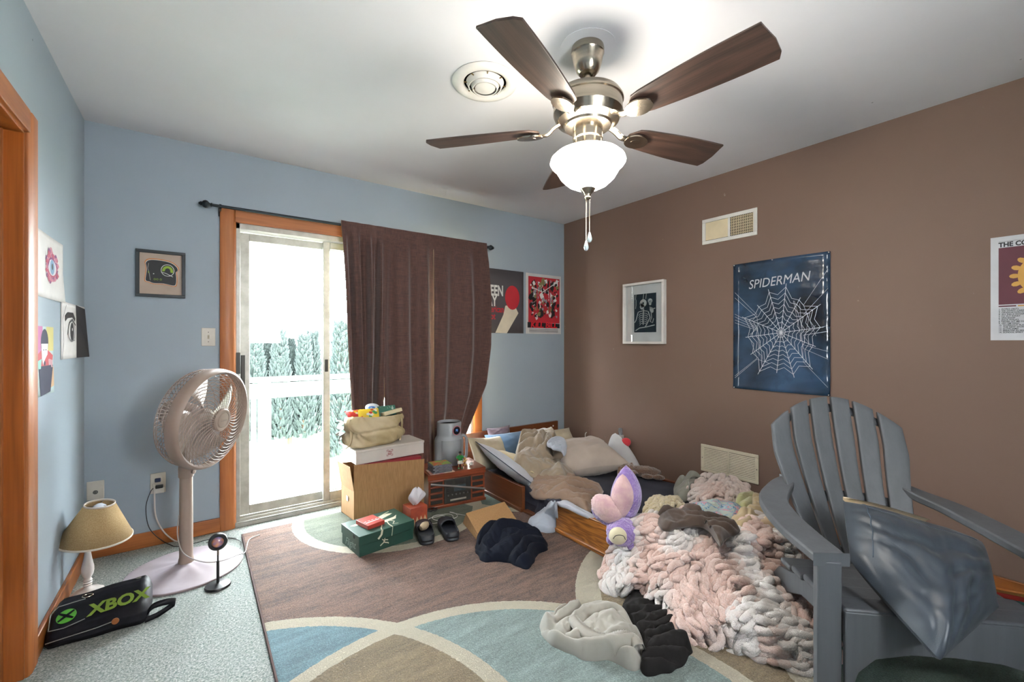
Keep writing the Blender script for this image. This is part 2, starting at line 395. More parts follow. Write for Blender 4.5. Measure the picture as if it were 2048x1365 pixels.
for dx, z1 in ((-.006, -.81), (.008, -.775)):
    ch = MB(); z = -.62
    while z > z1:
        ch.lathe([(0, .003), (.0026, 0), (0, -.003)], 6, M=T(dx*RT[0], dx*RT[1], z)); z -= .0058
    c = ch.build('pull_chain', M_chain, fan)
    MB().lathe([(0, .03), (.004, .026), (.009, .008), (.011, -.002), (.007, -.012), (0, -.016)], 12, M=T(dx*RT[0], dx*RT[1], z1-.025)).build('fob', M_fob, c)

# round ceiling vent
M_vent = mat('vent_white', '#e2e0da', .45, bump=.02)
M_void = mat('duct_dark', '#15130f', .9)
vc = at(970, 164, 2, H)
vt = thing('ceiling_vent', 'round white ceiling air vent with concentric rings', 'vent', (vc.x, vc.y, H))
MB().lathe([(.152, 0), (.154, -.004), (.15, -.012), (.128, -.02), (.108, -.014), (.1, -.006), (.1, -.0005)], 56, caps=False).build('rim', M_vent, vt, angle=50)
MB().lathe([(0, -.0008), (.101, -.0008)], 40).build('duct', M_void, vt)
for r, z in ((.085, -.012), (.066, -.02)):
    MB().lathe([(r, z+.008), (r+.003, z+.008), (r-.008, z-.014), (r-.012, z-.014)], 48, caps=False).build('ring', M_vent, vt, sol=.0015)
MB().lathe([(0, -.018), (.045, -.02), (.05, -.026), (.047, -.032), (.006, -.038), (0, -.038)], 40).build('centre_cone', M_vent, vt, angle=40)
for a in (20, 65, 110, 155):
    MB().bb(-.099, .099, -.002, .002, -.013, -.009, M=RZ(a)).build('spider_bar', mat('brass_bar', '#8a7448', .5, .6), vt)

# ---- walls' local frames: x to the right as you face the wall, y up, z out of the wall
ROT_BACK = (math.pi/2, 0, 0); ROT_RIGHT = Euler((math.pi/2, 0, -math.pi/2)); ROT_LEFT = Euler((math.pi/2, 0, math.pi/2))
def wthing(wall, name, label, cat, u, z, off=0, group=None):
    loc, rot = {'back': ((u, -off, z), ROT_BACK), 'right': ((W-off, u, z), ROT_RIGHT), 'left': ((off, u, z), ROT_LEFT)}[wall]
    return thing(name, label, cat, loc, rot=rot, group=group)
def frame(mb, w, h, t, d, z0=0):
    return mb.bb(-w/2, w/2, h/2-t, h/2, z0, d).bb(-w/2, w/2, -h/2, -h/2+t, z0, d).bb(-w/2, -w/2+t, -h/2+t, h/2-t, z0, d).bb(w/2-t, w/2, -h/2+t, h/2-t, z0, d)
# supply register, upper
M_vcream = mat('vent_cream', '#d9c9a6', .5)
v = wthing('right', 'wall_register', 'white metal wall register with two louvred halves, high on the brown wall', 'vent', -1.732, 2.038)
w_, h_ = .398, .188
frame(MB(), w_, h_, .026, .008).bb(-.004, .014, -h_/2+.026, h_/2-.026, 0, .008).build('frame', M_vent, v, bevel=.003)
MB().bb(-w_/2+.02, w_/2-.02, -h_/2+.02, h_/2-.02, .0005, .0015).build('duct', M_void, v, smooth=False)
for k in range(15):
    MB().bb(-.006, .006, -.066, .066, -.0006, .0006, M=T(-.164+k*.0112, 0, .006) @ RY(18)).build('louvre', M_vcream, v, smooth=False)
for k in range(13):
    MB().bb(-.0035, .0035, -.066, .066, -.0006, .0006, M=T(.024+k*.0122, 0, .006) @ RY(60)).build('louvre', M_vcream, v, smooth=False)
for k in range(7):
    MB().bb(.016, .17, -.002, .002, .0035, .0045, M=T(0, -.057+k*.019, 0)).build('damper', M_vcream, v, smooth=False)
MB().bb(.183, .187, .005, .03, .008, .014).build('lever', M_vent, v)
# return grille, lower
v = wthing('right', 'return_grille', 'cream metal return air grille low on the brown wall', 'vent', -1.732, .333)
w_, h_ = .418, .203
M_cream2 = mat('grille_cream', '#d6cdb6', .5)
frame(MB(), w_, h_, .024, .009).bb(-.006, .006, -h_/2+.024, h_/2-.024, 0, .009).build('frame', M_cream2, v, bevel=.003)
MB().bb(-w_/2+.02, w_/2-.02, -h_/2+.02, h_/2-.02, .0005, .0015).build('duct', M_void, v, smooth=False)
for sx in (-1, 1):
    for k in range(13):
        MB().bb(-.09, .09, -.0045, .0045, -.0008, .0008, M=T(sx*.097, -.0705+k*.01175, .0055) @ RX(-35)).build('louvre', M_cream2, v, smooth=False)
for sx in (-1, 1):
    MB().lathe([(0, .0105), (.003, .010), (.004, .009)], 8, M=T(sx*.197, 0, 0)).build('screw', M_alud, v)

# switch and outlets
M_plate = mat('plate_almond', '#cfc9bd', .4); M_dark = mat('slot_dark', '#2a2826', .6)
s_ = wthing('back', 'light_switch', 'almond light switch plate beside the sliding door casing', 'switch', .563, 1.24)
MB().bb(-.036, .036, -.057, .057, 0, .006).build('plate', M_plate, s_, bevel=.003)
MB().bb(-.005, .005, -.012, .012, .006, .007).bb(-.004, .004, -.002, .008, .006, .016, M=RX(-15)).build('toggle', mat('toggle_brown', '#a89c87', .4), s_)
for q in (-.03, .03): MB().lathe([(0, .0075), (.003, .007)], 8, M=T(0, q, 0)).build('screw', M_alud, s_)
s_ = wthing('back', 'cable_wall_plate', 'almond cable jack plate in the left corner behind the table lamp', 'wall plate', .046, .378)
MB().bb(-.036, .036, -.052, .052, 0, .006).build('plate', M_plate, s_, bevel=.003)
MB().lathe([(.011, .006), (.011, .008), (.006, .008), (.0055, .016), (0, .016)], 16, M=T(0, -.01, 0)).build('jack', M_alud, s_)
s_ = wthing('back', 'power_outlet', 'almond power outlet with two chargers plugged in beside the standing fan', 'outlet', .317, .367)
MB().bb(-.036, .036, -.06, .06, 0, .006).build('plate', M_plate, s_, bevel=.003)
for q in (-.02, .02):
    MB().bb(-.017, .017, q-.014, q+.014, .006, .009).build('socket', M_plate, s_, bevel=.002)
pl = thing('power_plug', 'dark blue plug in the upper socket of the outlet by the standing fan', 'plug', (.317, -.009, .388), rot=ROT_BACK)
MB().bb(-.014, .014, -.011, .011, 0, .02).build('body', mat('plug_blue', '#1d2c4d', .5), pl, bevel=.004)
pl2 = thing('charger', 'white and black power adapter plugged in the lower socket by the standing fan', 'charger', (.322, -.009, .345), rot=ROT_BACK)
MB().bb(-.016, .02, -.004, .014, 0, .028).build('body', mat('plug_black', '#1a1a1c', .5), pl2, bevel=.004)
MB().bb(-.02, .026, -.032, -.004, 0, .03).build('cover', mat('plug_white', '#d9d6d0', .4), pl2, bevel=.004)
s_ = wthing('right', 'power_outlet', 'brown painted power outlet on the brown wall behind the bed', 'outlet', -.337, .335)
MB().bb(-.036, .036, -.06, .06, 0, .006).build('plate', M_brown, s_, bevel=.003)
for q in (-.02, .02): MB().bb(-.017, .017, q-.014, q+.014, .006, .009).build('socket', M_brown, s_, bevel=.002)
cd_ = MB().tube(smoothpts([(W-.012, -.337, .32), (W-.03, -.335, .30), (W-.028, -.34, .2), (W-.03, -.35, .1)], 6), .004, 6).build('charging_cable', mat('cord_white', '#d9d7d2', .5))
tag(cd_, 'short white cord hanging from the brown wall outlet behind the bed', 'cable')

# ------------------------------------------------------------------ curtain rod and curtains
M_rod = mat('rod_black', '#22282d', .35, .7)
RY_, RZ_ = -.085, 2.055
rod = thing('curtain_rod', 'dark metal curtain rod with turned finials over the sliding door', 'curtain rod', (0, RY_, RZ_))
XA, XB = at(425, 410, 1, RY_).x, at(975, 494, 1, RY_).x
MB().tube([(XA, 0, 0), (XB, 0, 0)], .009, 14).build('rod', M_rod, rod)
fin = [(.009, 0), (.014, .004), (.009, .01), (.012, .016), (.022, .026), (.024, .036), (.02, .046), (.01, .054), (.014, .058), (.009, .064), (.005, .07), (0, .071)]
for x, r in ((XA, -90), (XB, 90)):
    MB().lathe(fin, 20, M=T(x, 0, 0) @ RY(r)).build('finial', M_rod, rod)
for x in (XA+.04, XB-.03):
    MB().bb(x-.006, x+.006, -.004, .084, -.016, -.010).bb(x-.008, x+.008, .078, .085, -.045, .01).tube([(x-.006, 0, 0), (x+.006, 0, 0)], .013, 12).build('bracket', M_rod, rod)
def curtain_mat():
    m = bpy.data.materials.new('curtain_brown'); t = NT(m); b = t.b
    a = t.noise(t.coord((1, 1, .05)), 420, 2); c = t.noise(t.coord((.05, .05, 1)), 300, 2)
    k = t.math('ADD', t.math('MULTIPLY', a, .5), t.math('MULTIPLY', c, .5))
    t.l(t.mix(t.ramp(k, .38, .62), lin('#3b2420'), lin('#5c3c33')), b.inputs['Base Color'])
    b.inputs['Roughness'].default_value = .8; b.inputs['Sheen Weight'].default_value = .3
    t.bump(k, .35, .003); return m
M_curt = curtain_mat()
M_lin = mat('curtain_lining', '#cdbd98', .8, col2='#b7a57e')
def curtain(label, xt0, xt1, edgeL, edgeR, zb, pleats, amp, seed, bottom=None):
    t = thing('curtain', label, 'curtain', (0, RY_, 0)); rnd = np.random.RandomState(seed); ph = rnd.rand(6)*6.28
    nu, nv = 110, 60; zt = RZ_+.03
    def f(u, v):
        z = zt+(zb(u) - zt)*v
        x = (1-u)*np.interp(v, edgeL[0], edgeL[1])+u*np.interp(v, edgeR[0], edgeR[1])
        uu = u+.03*math.sin(7*u+ph[0])*v
        a = amp*(.45+.55*min(1, v*3))*(1-.35*v)
        p = math.sin(pleats*6.283*uu+ph[1]); p = p*(1.15-.15*p*p)
        y = a*p + .35*a*math.sin(pleats*2.3*6.283*uu+ph[2]+2*v)+.4*a*math.sin(2.2*6.283*u+3*v+ph[3])*v
        if z > RZ_-.02: y = .013*(1 if math.sin(pleats*6.283*uu+ph[1]) > -2 else -1)*-1+.15*a*p
        else:
            k = min(1, (RZ_-.02-z)/.12); y = (1-k)*(-.012+.15*a*p)+k*(y-.012)
        return (x+.08*a*math.cos(pleats*6.283*uu+ph[1])*v, -abs(.02)*0+y, z)
    MB().grid(f, nu, nv).build('panel', M_curt, t, angle=180)
    def g(u, v):
        x, y, z = f(u, v); return (x, y+.007, z)
    MB().grid(g, nu, nv).build('lining', M_lin, t, angle=180)
    return t
def xs(pxs):
    v = [p[0] for p in pxs]; return (v, [at(px, py, 1, RY_).x for _, px, py in pxs])
# left panel, gathered
L1 = xs([(0, 681, 447), (.3, 689, 560), (.7, 696, 700), (1, 704, 812)]); R1 = xs([(0, 776, 462), (.6, 775, 680), (1, 766, 820)])
curtain('gathered left brown curtain panel next to the bare glass', 0, 0, L1, R1, lambda u: .52, 3.6, .042, 1)
L2 = xs([(0, 766, 460), (.4, 764, 620), (.7, 768, 760), (1, 778, 900)]); R2 = xs([(0, 874, 474), (.5, 880, 640), (1, 884, 900)])
curtain('middle brown curtain panel behind the tote bag', 0, 0, L2, R2, lambda u: .10, 2.6, .026, 5)
L3 = xs([(0, 866, 474), (.3, 867, 590), (1, 866, 890)]); R3 = xs([(0, 972, 489), (.3, 978, 600), (.55, 977, 690), (.75, 968, 770), (1, 928, 880)])
curtain('right brown curtain panel with a curling edge above the headboard', 0, 0, L3, R3, lambda u: .12+.30*u, 2.2, .028, 9)
# ------------------------------------------------------------------ area rug
def rug_mat():
    m = bpy.data.materials.new('rug'); t = NT(m); b = t.b
    tc = t.n('ShaderNodeTexCoord'); sp = t.n('ShaderNodeSeparateXYZ')
    wob = t.n('ShaderNodeVectorMath', operation='MULTIPLY_ADD'); nz = t.n('ShaderNodeTexNoise'); nz.inputs['Scale'].default_value = 60
    t.l(tc.outputs['Object'], nz.inputs['Vector']); t.l(nz.outputs['Color'], wob.inputs[0]); wob.inputs[1].default_value = (.012, .012, 0); t.l(tc.outputs['Object'], wob.inputs[2])
    t.l(wob.outputs[0], sp.inputs[0]); X, Y = sp.outputs[0], sp.outputs[1]
    def sd(cx, cy, r):
        dx = t.math('SUBTRACT', X, cx); dy = t.math('SUBTRACT', Y, cy)
        return t.math('SUBTRACT', t.math('SQRT', t.math('ADD', t.math('MULTIPLY', dx, dx), t.math('MULTIPLY', dy, dy))), r)
    inside = lambda d, o=0.: t.math('LESS_THAN', d, o)
    AND = lambda a, c: t.math('MULTIPLY', a, c)
    band = lambda d, w: AND(inside(d), t.math('GREATER_THAN', d, -w))
    cream, teal, blue, tan, olive = lin('#d8cdb4'), lin('#a0b6b1'), lin('#7aa0ac'), lin('#a08a66'), lin('#77806a')
    rows = t.noise(t.coord((.22, 1, 1)), 46, 4, .65); rows2 = t.noise(t.coord((.04, 1, 1)), 15, 1)
    fine = t.noise(t.coord(), 150, 4, .8)
    k = t.math('ADD', t.math('ADD', t.math('MULTIPLY', t.ramp(rows, .35, .65), .33), t.math('MULTIPLY', t.ramp(rows2, .35, .65), .22)), t.math('MULTIPLY', t.ramp(fine, .40, .60), .45))
    col = t.mix(k, lin('#301910'), lin('#a37862'))
    dT, dL, dR, dN, dU, dG = sd(1.637, -.332, .64), sd(.404, -2.149, .994), sd(1.159, -2.489, .939), sd(2.70, -2.52, 1.0), sd(2.78, -.35, .70), sd(2.92, -3.2, .88)
    def shade(c, lo=.45, hi=1.25):
        nd = t.mix(k, tuple(x*lo for x in c[:3])+(1,), tuple(min(1, x*hi) for x in c[:3])+(1,)); return nd
    col = t.mix(inside(dN), col, shade(tan)); col = t.mix(band(dN, .12), col, shade(cream, .85, 1.05))
    col = t.mix(inside(dG), col, shade(lin('#4f6a5c'))); col = t.mix(band(dG, .08), col, shade(cream, .85, 1.05))
    col = t.mix(inside(dU), col, shade(lin('#6b8377'))); col = t.mix(inside(dT), col, shade(olive)); col = t.mix(AND(inside(dU), inside(dT)), col, shade(tan))
    for d in (dU, dT): col = t.mix(band(d, .07), col, shade(cream, .85, 1.05))
    col = t.mix(inside(dR), col, shade(teal)); col = t.mix(inside(dL), col, shade(blue)); col = t.mix(AND(inside(dR), inside(dL)), col, shade(tan))
    for d in (dL, dR): col = t.mix(band(d, .062), col, shade(cream, .85, 1.05))
    t.l(col, b.inputs['Base Color']); b.inputs['Roughness'].default_value = .95; b.inputs['Sheen Weight'].default_value = .15
    t.bump(k, 1., .02); return m
RX0, RX1, RY0, RY1 = .735, 3.18, -3.25, -.165
rug = thing('area_rug', 'brown area rug with teal, tan and cream circle pattern', 'rug')
MB().bb(RX0, RX1, RY0, RY1, .001, .012).build('pile', rug_mat(), rug, bevel=.004)
frame(MB(), RX1-RX0+.014, RY1-RY0+.014, .012, .010, .0005).build('binding', mat('rug_binding', '#4a3430', .9, bump=.3), rug, bevel=.003).location = ((RX0+RX1)/2, (RY0+RY1)/2, 0)
ZR = .012                                      # top of the rug

# ------------------------------------------------------------------ standing fan
M_fanp = mat('fan_beige_plastic', '#978479', .45, col2='#8b7a70', ns=3)
M_fanb = mat('fan_base_plastic', '#b5adb6', .4, col2='#9c9094', ns=3)
FX, FY = .458, -.454
sf = thing('standing_fan', 'beige plastic standing fan with round grille beside the sliding door', 'fan', (FX, FY, 0))
def fbase(u, v):
    r = .255*(1-v) if v > .06 else .255; a = u*2*math.pi
    z = .0+.014*min(1, v/.06)+.034*(v**1.5)+.0012*math.cos(10*a)*v*(1-v)*4
    return (r*math.cos(a), r*math.sin(a), z if v > .0 else 0)
MB().grid(fbase, 80, 24, wrapu=True).build('base', M_fanb, sf, angle=60)
MB().lathe([(.257, .0005), (.258, .008), (.254, .011)], 80, caps=False).build('base_rim', mat('fan_base_rim', '#8f7f80', .5), sf)
MB().lathe([(.036, .04), (.033, .06), (.0305, .07), (.029, .5)], 28).build('pole', M_fanp, sf)
MB().lathe([(.030, .49), (.034, .495), (.035, .54), (.033, .552), (.02, .555), (.019, .70)], 28).build('collar', M_fanp, sf, angle=40)
MB().lathe([(0, 0), (.012, .0), (.012, .01), (0, .012)], 14, M=T(.028, -.02, .52) @ RZ(-37) @ RY(90)).build('knob', M_fanp, sf)
HA, HE = math.radians(-37.6), math.radians(-8)
NV = Vector((math.cos(HE)*math.cos(HA), math.cos(HE)*math.sin(HA), math.sin(HE)))
hm = Matrix.Translation((0, 0, .822)) @ NV.to_track_quat('Z', 'Y').to_matrix().to_4x4()   # local z = fan axis
def hpart(name, mb, m, parent=sf, **k):
    o = mb.build(name, m, parent, **k)
    if parent is sf: o.matrix_local = hm
    return o
hpart('motor', MB().lathe([(0, -.12), (.04, -.12), (.062, -.1), (.068, -.03), (.06, .03), (.02, .04)], 32).tube([(0, 0, -.05), tuple(hm.inverted() @ Vector((0, 0, .66)))], .028, 12), M_fanp)
hpart('ring', MB().lathe([(.238, .156), (.250, .166), (.262, .158), (.266, .13), (.262, .105), (.255, .105), (.250, .14)], 72, caps=False), M_fanp, angle=60)
rg = MB()
for i in range(60):
    a = 2*math.pi*i/60; c, s = math.cos(a), math.sin(a)
    rg.tube([(.07*c, .07*s, .005), (.15*c, .15*s, .0), (.21*c, .21*s, .012), (.243*c, .243*s, .04), (.256*c, .256*s, .08), (.258*c, .258*s, .115)], .0016, 4, cap=False)
for r, z in ((.257, .09), (.252, .06), (.24, .035), (.2, .008), (.15, 0), (.1, .003)):
    rg.tube([(r*math.cos(2*math.pi*i/48), r*math.sin(2*math.pi*i/48), z) for i in range(48)], .002, 4, closed=True)
hpart('rear_grille', rg, M_fanp)
fg = MB()
for i in range(40):
    a = 2*math.pi*i/40; pts = []
    for j in range(9):
        u = j/8; r = .05+(.243-.05)*u; aa = a+.75*u*u-.55*u*(1-u)
        pts.append((r*math.cos(aa), r*math.sin(aa), .196-.03*u*u))
    fg.tube(pts, .0021, 4, cap=False)
for k in range(15):
    r = .062+k*.0122; z = .196-.03*((r-.05)/.193)**2
    fg.tube([(r*math.cos(2*math.pi*i/56), r*math.sin(2*math.pi*i/56), z-.003) for i in range(56)], .0011, 4, closed=True)
hpart('front_grille', fg, M_fanp)
hub = hpart('hub_badge', MB().lathe([(.06, .186), (.06, .198), (.054, .204), (.044, .204), (.042, .2), (.036, .204), (0, .206)], 40), M_fanp, angle=30)
text('badge_lettering', 'Lasko', .02, mat('badge_grey', '#6f6360', .5), hub, 0, -.006, .2068, 'CENTER', shear=.3)
for k in range(4):
    bl = MB()
    def bf(u, v, k=k):
        r = .045+v*.185; a = k*math.pi/2+(u-.5)*(1.15-.15*v)+.35*v
        return (r*math.cos(a), r*math.sin(a), .085+(u-.5)*.06)
    hpart('fan_blade', bl.grid(bf, 8, 8), mat('fan_blade_plastic', '#b3a7a0', .35), sol=.002)
hpart('blade_hub', MB().lathe([(.048, .05), (.048, .11), (.03, .125), (0, .128)], 24), MATS['fan_blade_plastic'])
# fan's own cord
cw = MB().tube(smoothpts([(FX-.16, -.03, .37), (FX-.155, -.05, .34), (FX-.15, -.06, .2), (FX-.12, -.05, .1), (FX-.07, -.06, .03), (FX-.03, -.09, .012), (FX+.0, -.14, .008)], 7), .004, 6).build('fan_cable', mat('cable_white', '#c9c2bd', .5))
tag(cw, 'white power cable running from the outlet down behind the standing fan', 'cable')
ck = MB().tube(smoothpts([(.30, -.012, .345), (.285, -.04, .33), (.265, -.045, .25), (.275, -.045, .14), (.31, -.05, .07), (.37, -.09, .02), (.43, -.13, .006), (.6, -.12, .006), (.70, -.2, .006)], 7), .0022, 6).build('lamp_cable', mat('cable_black', '#1c1c1e', .5))
tag(ck, 'thin black cable dropping from the outlet to the carpet by the fan', 'cable')
pole = lambda z, r=.036: (FX-r*RT[0]-.0, FY+r*RT[1]*-1, z)
cg = MB().tube(smoothpts([(FX-.03, FY-.02, .30), (FX-.036, FY-.02, .2), (FX-.01, FY-.055, .11), (FX+.07, FY-.10, .06), (FX+.15, FY-.11, .045), (FX+.23, FY-.05, .03), (FX+.27, FY+.02, .008), (FX+.30, FY+.16, .016), (FX+.36, FY+.20, .016)], 8), .0032, 6).build('usb_cable', mat('cable_grey', '#a8a3a0', .5))
tag(cg, 'grey cable looping from the fan pole over its base to the rug', 'cable')
c3 = smoothpts([(.60, -.70, .006), (.66, -.52, .006), (.70, -.40, .006), (.72, -.28, .006), (.68, -.2, .008), (.60, -.16, .008), (.55, -.17, .008)], 7)
tag(MB().tube(c3, .002, 6).build('usb_cable', MATS['cable_black']), 'thin black cable trailing behind the small round projector lamp', 'cable')

# ------------------------------------------------------------------ table lamp on the floor
M_lampw = mat('lamp_white_paint', '#d7d0cb', .35, col2='#c9c0ba', ns=6)
lm = thing('table_lamp', 'white turned wood table lamp with tilted tan shade standing on the carpet', 'lamp', (.080, -.45, 0))
prof = [(.060, 0), (.060, .008), (.052, .014), (.045, .018), (.032, .022), (.016, .03), (.013, .038), (.017, .042), (.013, .047), (.018, .053), (.014, .058), (.018, .064), (.014, .07), (.012, .076), (.020, .09), (.0235, .11), (.0225, .13), (.016, .165), (.011, .2), (.010, .235), (.013, .24), (.010, .245), (.010, .3)]
MB().lathe(prof, 36).build('stem', M_lampw, lm, angle=50)
M_shade = mat('shade_linen', '#a88e68', .85, col2='#94794f', ns=300, nd=2, bump=.3, bs=400)
M_shtrim = mat('shade_trim', '#d5cbc0', .7)
shM = T(.03, -.015, .265) @ RZ(-36) @ RY(7)
sh = MB().lathe([(.137, 0), (.055, .165)], 56, M=shM, caps=False).build('shade', M_shade, lm, sol=.002)
MB().lathe([(.138, -.004), (.1385, .003), (.135, .004), (.135, -.004), (.138, -.004)], 56, M=shM, caps=False).lathe([(.057, .161), (.0575, .168), (.0535, .168), (.0535, .161), (.057, .161)], 56, M=shM, caps=False).build('trim_band', M_shtrim, sh)
spd = MB()
for a in (0, 120, 240): spd.tube([(0, 0, .155), (.055*math.cos(math.radians(a)), .055*math.sin(math.radians(a)), .162)], .0015, 5, M=shM)
spd.build('spider', M_alud, sh)
MB().lathe([(.012, .06), (.013, .09), (.026, .115), (.03, .135), (.024, .155), (.01, .165), (0, .167)], 24, M=shM).build('bulb', mat('bulb_glass', '#c9ced8', .15), lm)

# ------------------------------------------------------------------ small round projector lamp
sl = thing('projector_lamp', 'small black sunset lamp with a round lens on a thin stem', 'lamp', (.588, -.748, 0))
M_blk = mat('black_plastic', '#1b1b1d', .4)
MB().lathe([(.054, 0), (.056, .004), (.053, .011), (.012, .017), (.005, .019)], 40).build('base', M_blk, sl, angle=40)
MB().lathe([(.0065, .016), (.0065, .125), (.004, .127), (.004, .16)], 16).build('stem', M_blk, sl)
MB().lathe([(.0045, .155), (.0045, .185)], 12).build('joint', M_nickel, sl)
hm2 = Matrix.Translation((0, 0, .222)) @ Vector((-.1, -1, .12)).normalized().to_track_quat('Z', 'Y').to_matrix().to_4x4()
o = MB().lathe([(0, -.028), (.02, -.026), (.034, -.016), (.041, 0), (.040, .012), (.034, .018), (.026, .018), (.025, .012)], 36, caps=False).build('head', M_blk, sl, angle=45); o.matrix_local = hm2
M_lens = mat('lens_orange', '#d08a5a', .05, col2='#5b5f9a', ns=30, spec=.9, coat=1)
MB().lathe([(.026, .012), (.02, .02), (.01, .024), (0, .025)], 28).build('lens', M_lens, o, angle=80)

# ------------------------------------------------------------------ black carry bag
M_bag = mat('bag_black_nylon', '#0d0c12', .5, col2='#14131a', ns=40, bump=.15, bs=500, spec=.2)
M_pipe = mat('bag_piping', '#8b8b86', .5); M_green = mat('logo_green', '#4f9a2c', .5); M_olive = mat('logo_olive', '#6f8726', .6)
bg = thing('carry_bag', 'black soft carry case with green logo lettering lying on the carpet', 'bag', (.175, -.79, 0), math.radians(-2))
sec = [(-.105, .002), (-.115, .02), (-.108, .05), (-.09, .068), (0, .118), (.03, .128), (.07, .128), (.1, .11), (.108, .06), (.105, .002)]
def bagf(u, v):
    n = len(sec); q = u*n; i = int(q) % n; f = q-int(q); a = sec[i]; b = sec[(i+1) % n]
    y = a[0]*(1-f)+b[0]*f; z = a[1]*(1-f)+b[1]*f
    s = 1-max(0, (abs(v-.5)-.4)/.1)**2.5*.30
    x = -.155+.315*v
    zz = z*(s if z > .01 else 1)*(.86+.22*v)
    return (x, y*s, zz+.002*math.sin(40*x+9*y))
b_ = MB().grid(bagf, 60, 26, wrapu=True); n0 = len(b_.v)
b_.f += [tuple(range(60))[::-1], tuple(range(n0-60, n0))]; b_.m += [0, 0]
b_.build('body', M_bag, bg, angle=60)
slope = math.degrees(math.atan2(.118-.068, .09))
def BP(x, s): # point on the sloped front face, s = 0 bottom .. 1 top
    k = (.86+.22*((x+.155)/.315)); return (x, -.09+.09*s, (.068+.05*s)*k)
p0 = BP(-.03, .1)
FM = T(0, 0, .0035) @ T(*BP(-.03, .08)) @ RY(-4.5) @ RX(slope)
text('lettering', 'XBOX', .072, M_olive, bg, 0, .012, .002, sx=.95, sy=1.0, M=FM, bold=.003)
FM2 = T(0, 0, .0035) @ T(*BP(-.1, .5)) @ RY(-5) @ RX(slope)
lg = MB().lathe([(0, 0), (.03, 0), (.03, .003), (0, .004)], 32, M=FM2).build('logo_disc', M_green, bg, angle=40)
xm = MB()
for a in (38, -38): xm.prism([(-.028, -.003), (0, -.005), (.028, -.003), (.028, .003), (0, .005), (-.028, .003)], .0035, .006, M=FM2 @ RZ(a))
xm.build('logo_cross', M_bag, lg)
MB().tube([tuple(FM2 @ Vector(p)) for p in ((-.045, -.045, .002), (-.05, .03, .002), (-.03, .055, .003), (.05, .055, .003))], .0018, 6).tube([(-.145, -.113, .03), (-.09, -.117, .036), (-.0, -.118, .042), (.05, -.118, .05)], .0018, 6).tube([tuple(FM2 @ Vector(p)) for p in ((-.045, -.045, .002), (0, -.052, .002), (.06, -.04, .002))], .0018, 6).build('piping', M_pipe, bg)
MB().lathe([(.0, 0), (.012, 0), (.012, .003), (0, .003)], 16, M=T(.06, -.119, .05) @ RX(80)).build('zip_charm', mat('charm_copper', '#a8693c', .4, .6), bg)
MB().tube([(.0105*math.cos(a)*1.6, .0105*math.sin(a), 0) for a in np.linspace(0, 6.28, 16)[:-1]], .0022, 6, closed=True, M=T(-.05, .025, .122) @ RX(10)).build('ring', M_nickel, bg)
MB().lathe([(.004, 0), (.009, 0), (.010, .003), (.004, .003)], 16, M=T(.115, .03, .142)).build('grommet', M_nickel, bg)
st = smoothpts([(.15, -.08, .02), (.17, -.085, .05), (.205, -.08, .055), (.245, -.07, .045), (.25, -.06, .03), (.225, -.065, .018), (.185, -.085, .008), (.15, -.1, .008)], 6)
sp_ = MB()
for q in range(len(st)-1): pass
sp_.add([(p.x, p.y-.004, p.z-.011) for p in st]+[(p.x+.004, p.y+.008, p.z+.011) for p in st], [(i, i+1, len(st)+i+1, len(st)+i) for i in range(len(st)-1)])
sp_.build('strap', M_bag, bg, sol=.003)
# ------------------------------------------------------------------ pictures, posters, drawings
def ell(cx, cy, rx, ry, n=28, rot=0, a0=0, a1=2*math.pi):
    c, s = math.cos(rot), math.sin(rot); out = []
    for i in range(n):
        a = a0+(a1-a0)*i/(n if a1-a0 > 6.28 else n-1); x, y = rx*math.cos(a), ry*math.sin(a)
        out.append((cx+x*c-y*s, cy+x*s+y*c))
    return out
def stroke(mb, pts, w, z, mi=0):
    P = [Vector((x, y, 0)) for x, y in pts]; k = len(P); v = []
    for i in range(k):
        t = (P[min(i+1, k-1)]-P[max(i-1, 0)]); t = t.normalized() if t.length > 0 else Vector((1, 0, 0)); n = Vector((-t.y, t.x, 0))*w/2
        v += [(P[i].x+n.x, P[i].y+n.y, z), (P[i].x-n.x, P[i].y-n.y, z)]
    mb.add(v, [(2*i, 2*i+1, 2*i+3, 2*i+2) for i in range(k-1)], mi)
def ringpoly(mb, outer, inner, z, mi=0):
    n = len(outer); mb.add([(x, y, z) for x, y in outer]+[(x, y, z) for x, y in inner], [(i, (i+1) % n, n+(i+1) % n, n+i) for i in range(n)], mi)
def pm(name, c, rough=.55, **k): return mat(name, c, rough, **k)
K = pm('ink_black', '#17181b'); Wt = pm('ink_white', '#d9d9d6'); Rd = pm('ink_red', '#b3252f'); Cr = pm('ink_cream', '#d3c9b4'); Gr = pm('ink_green', '#8aa82f'); Or = pm('ink_orange', '#c9762c')
BUMPZ = .0012
# toast print in a black frame
f_ = wthing('back', 'framed_picture', 'black framed print of a black toast slice with a green eye', 'picture', .332, 1.614)
frame(MB(), .231, .277, .017, .022).build('frame', mat('frame_black', '#1d2428', .4), f_, bevel=.002)
MB().bb(-.1, .1, -.123, .123, .002, .006).build('paper', pm('toast_paper', '#b8a596', .8), f_, smooth=False)
to = smoothpts([(-.07, .045), (-.072, .065), (-.055, .082), (-.01, .085), (.045, .075), (.075, .05), (.08, .028), (.071, .018), (.073, -.02), (.07, -.058), (.055, -.066), (.01, -.057), (-.035, -.058), (-.055, -.05), (-.073, -.043), (-.071, -.01), (-.068, .02)], 4, True) if False else None
tp = [(-.07, .045), (-.072, .065), (-.055, .082), (-.01, .085), (.045, .075), (.075, .05), (.08, .028), (.071, .018), (.073, -.02), (.07, -.058), (.055, -.066), (.01, -.057), (-.035, -.058), (-.055, -.05), (-.073, -.043), (-.071, -.01), (-.068, .02)]
to = [(p.x, p.y) for p in smoothpts([(x, y, 0) for x, y in tp], 4, True)]
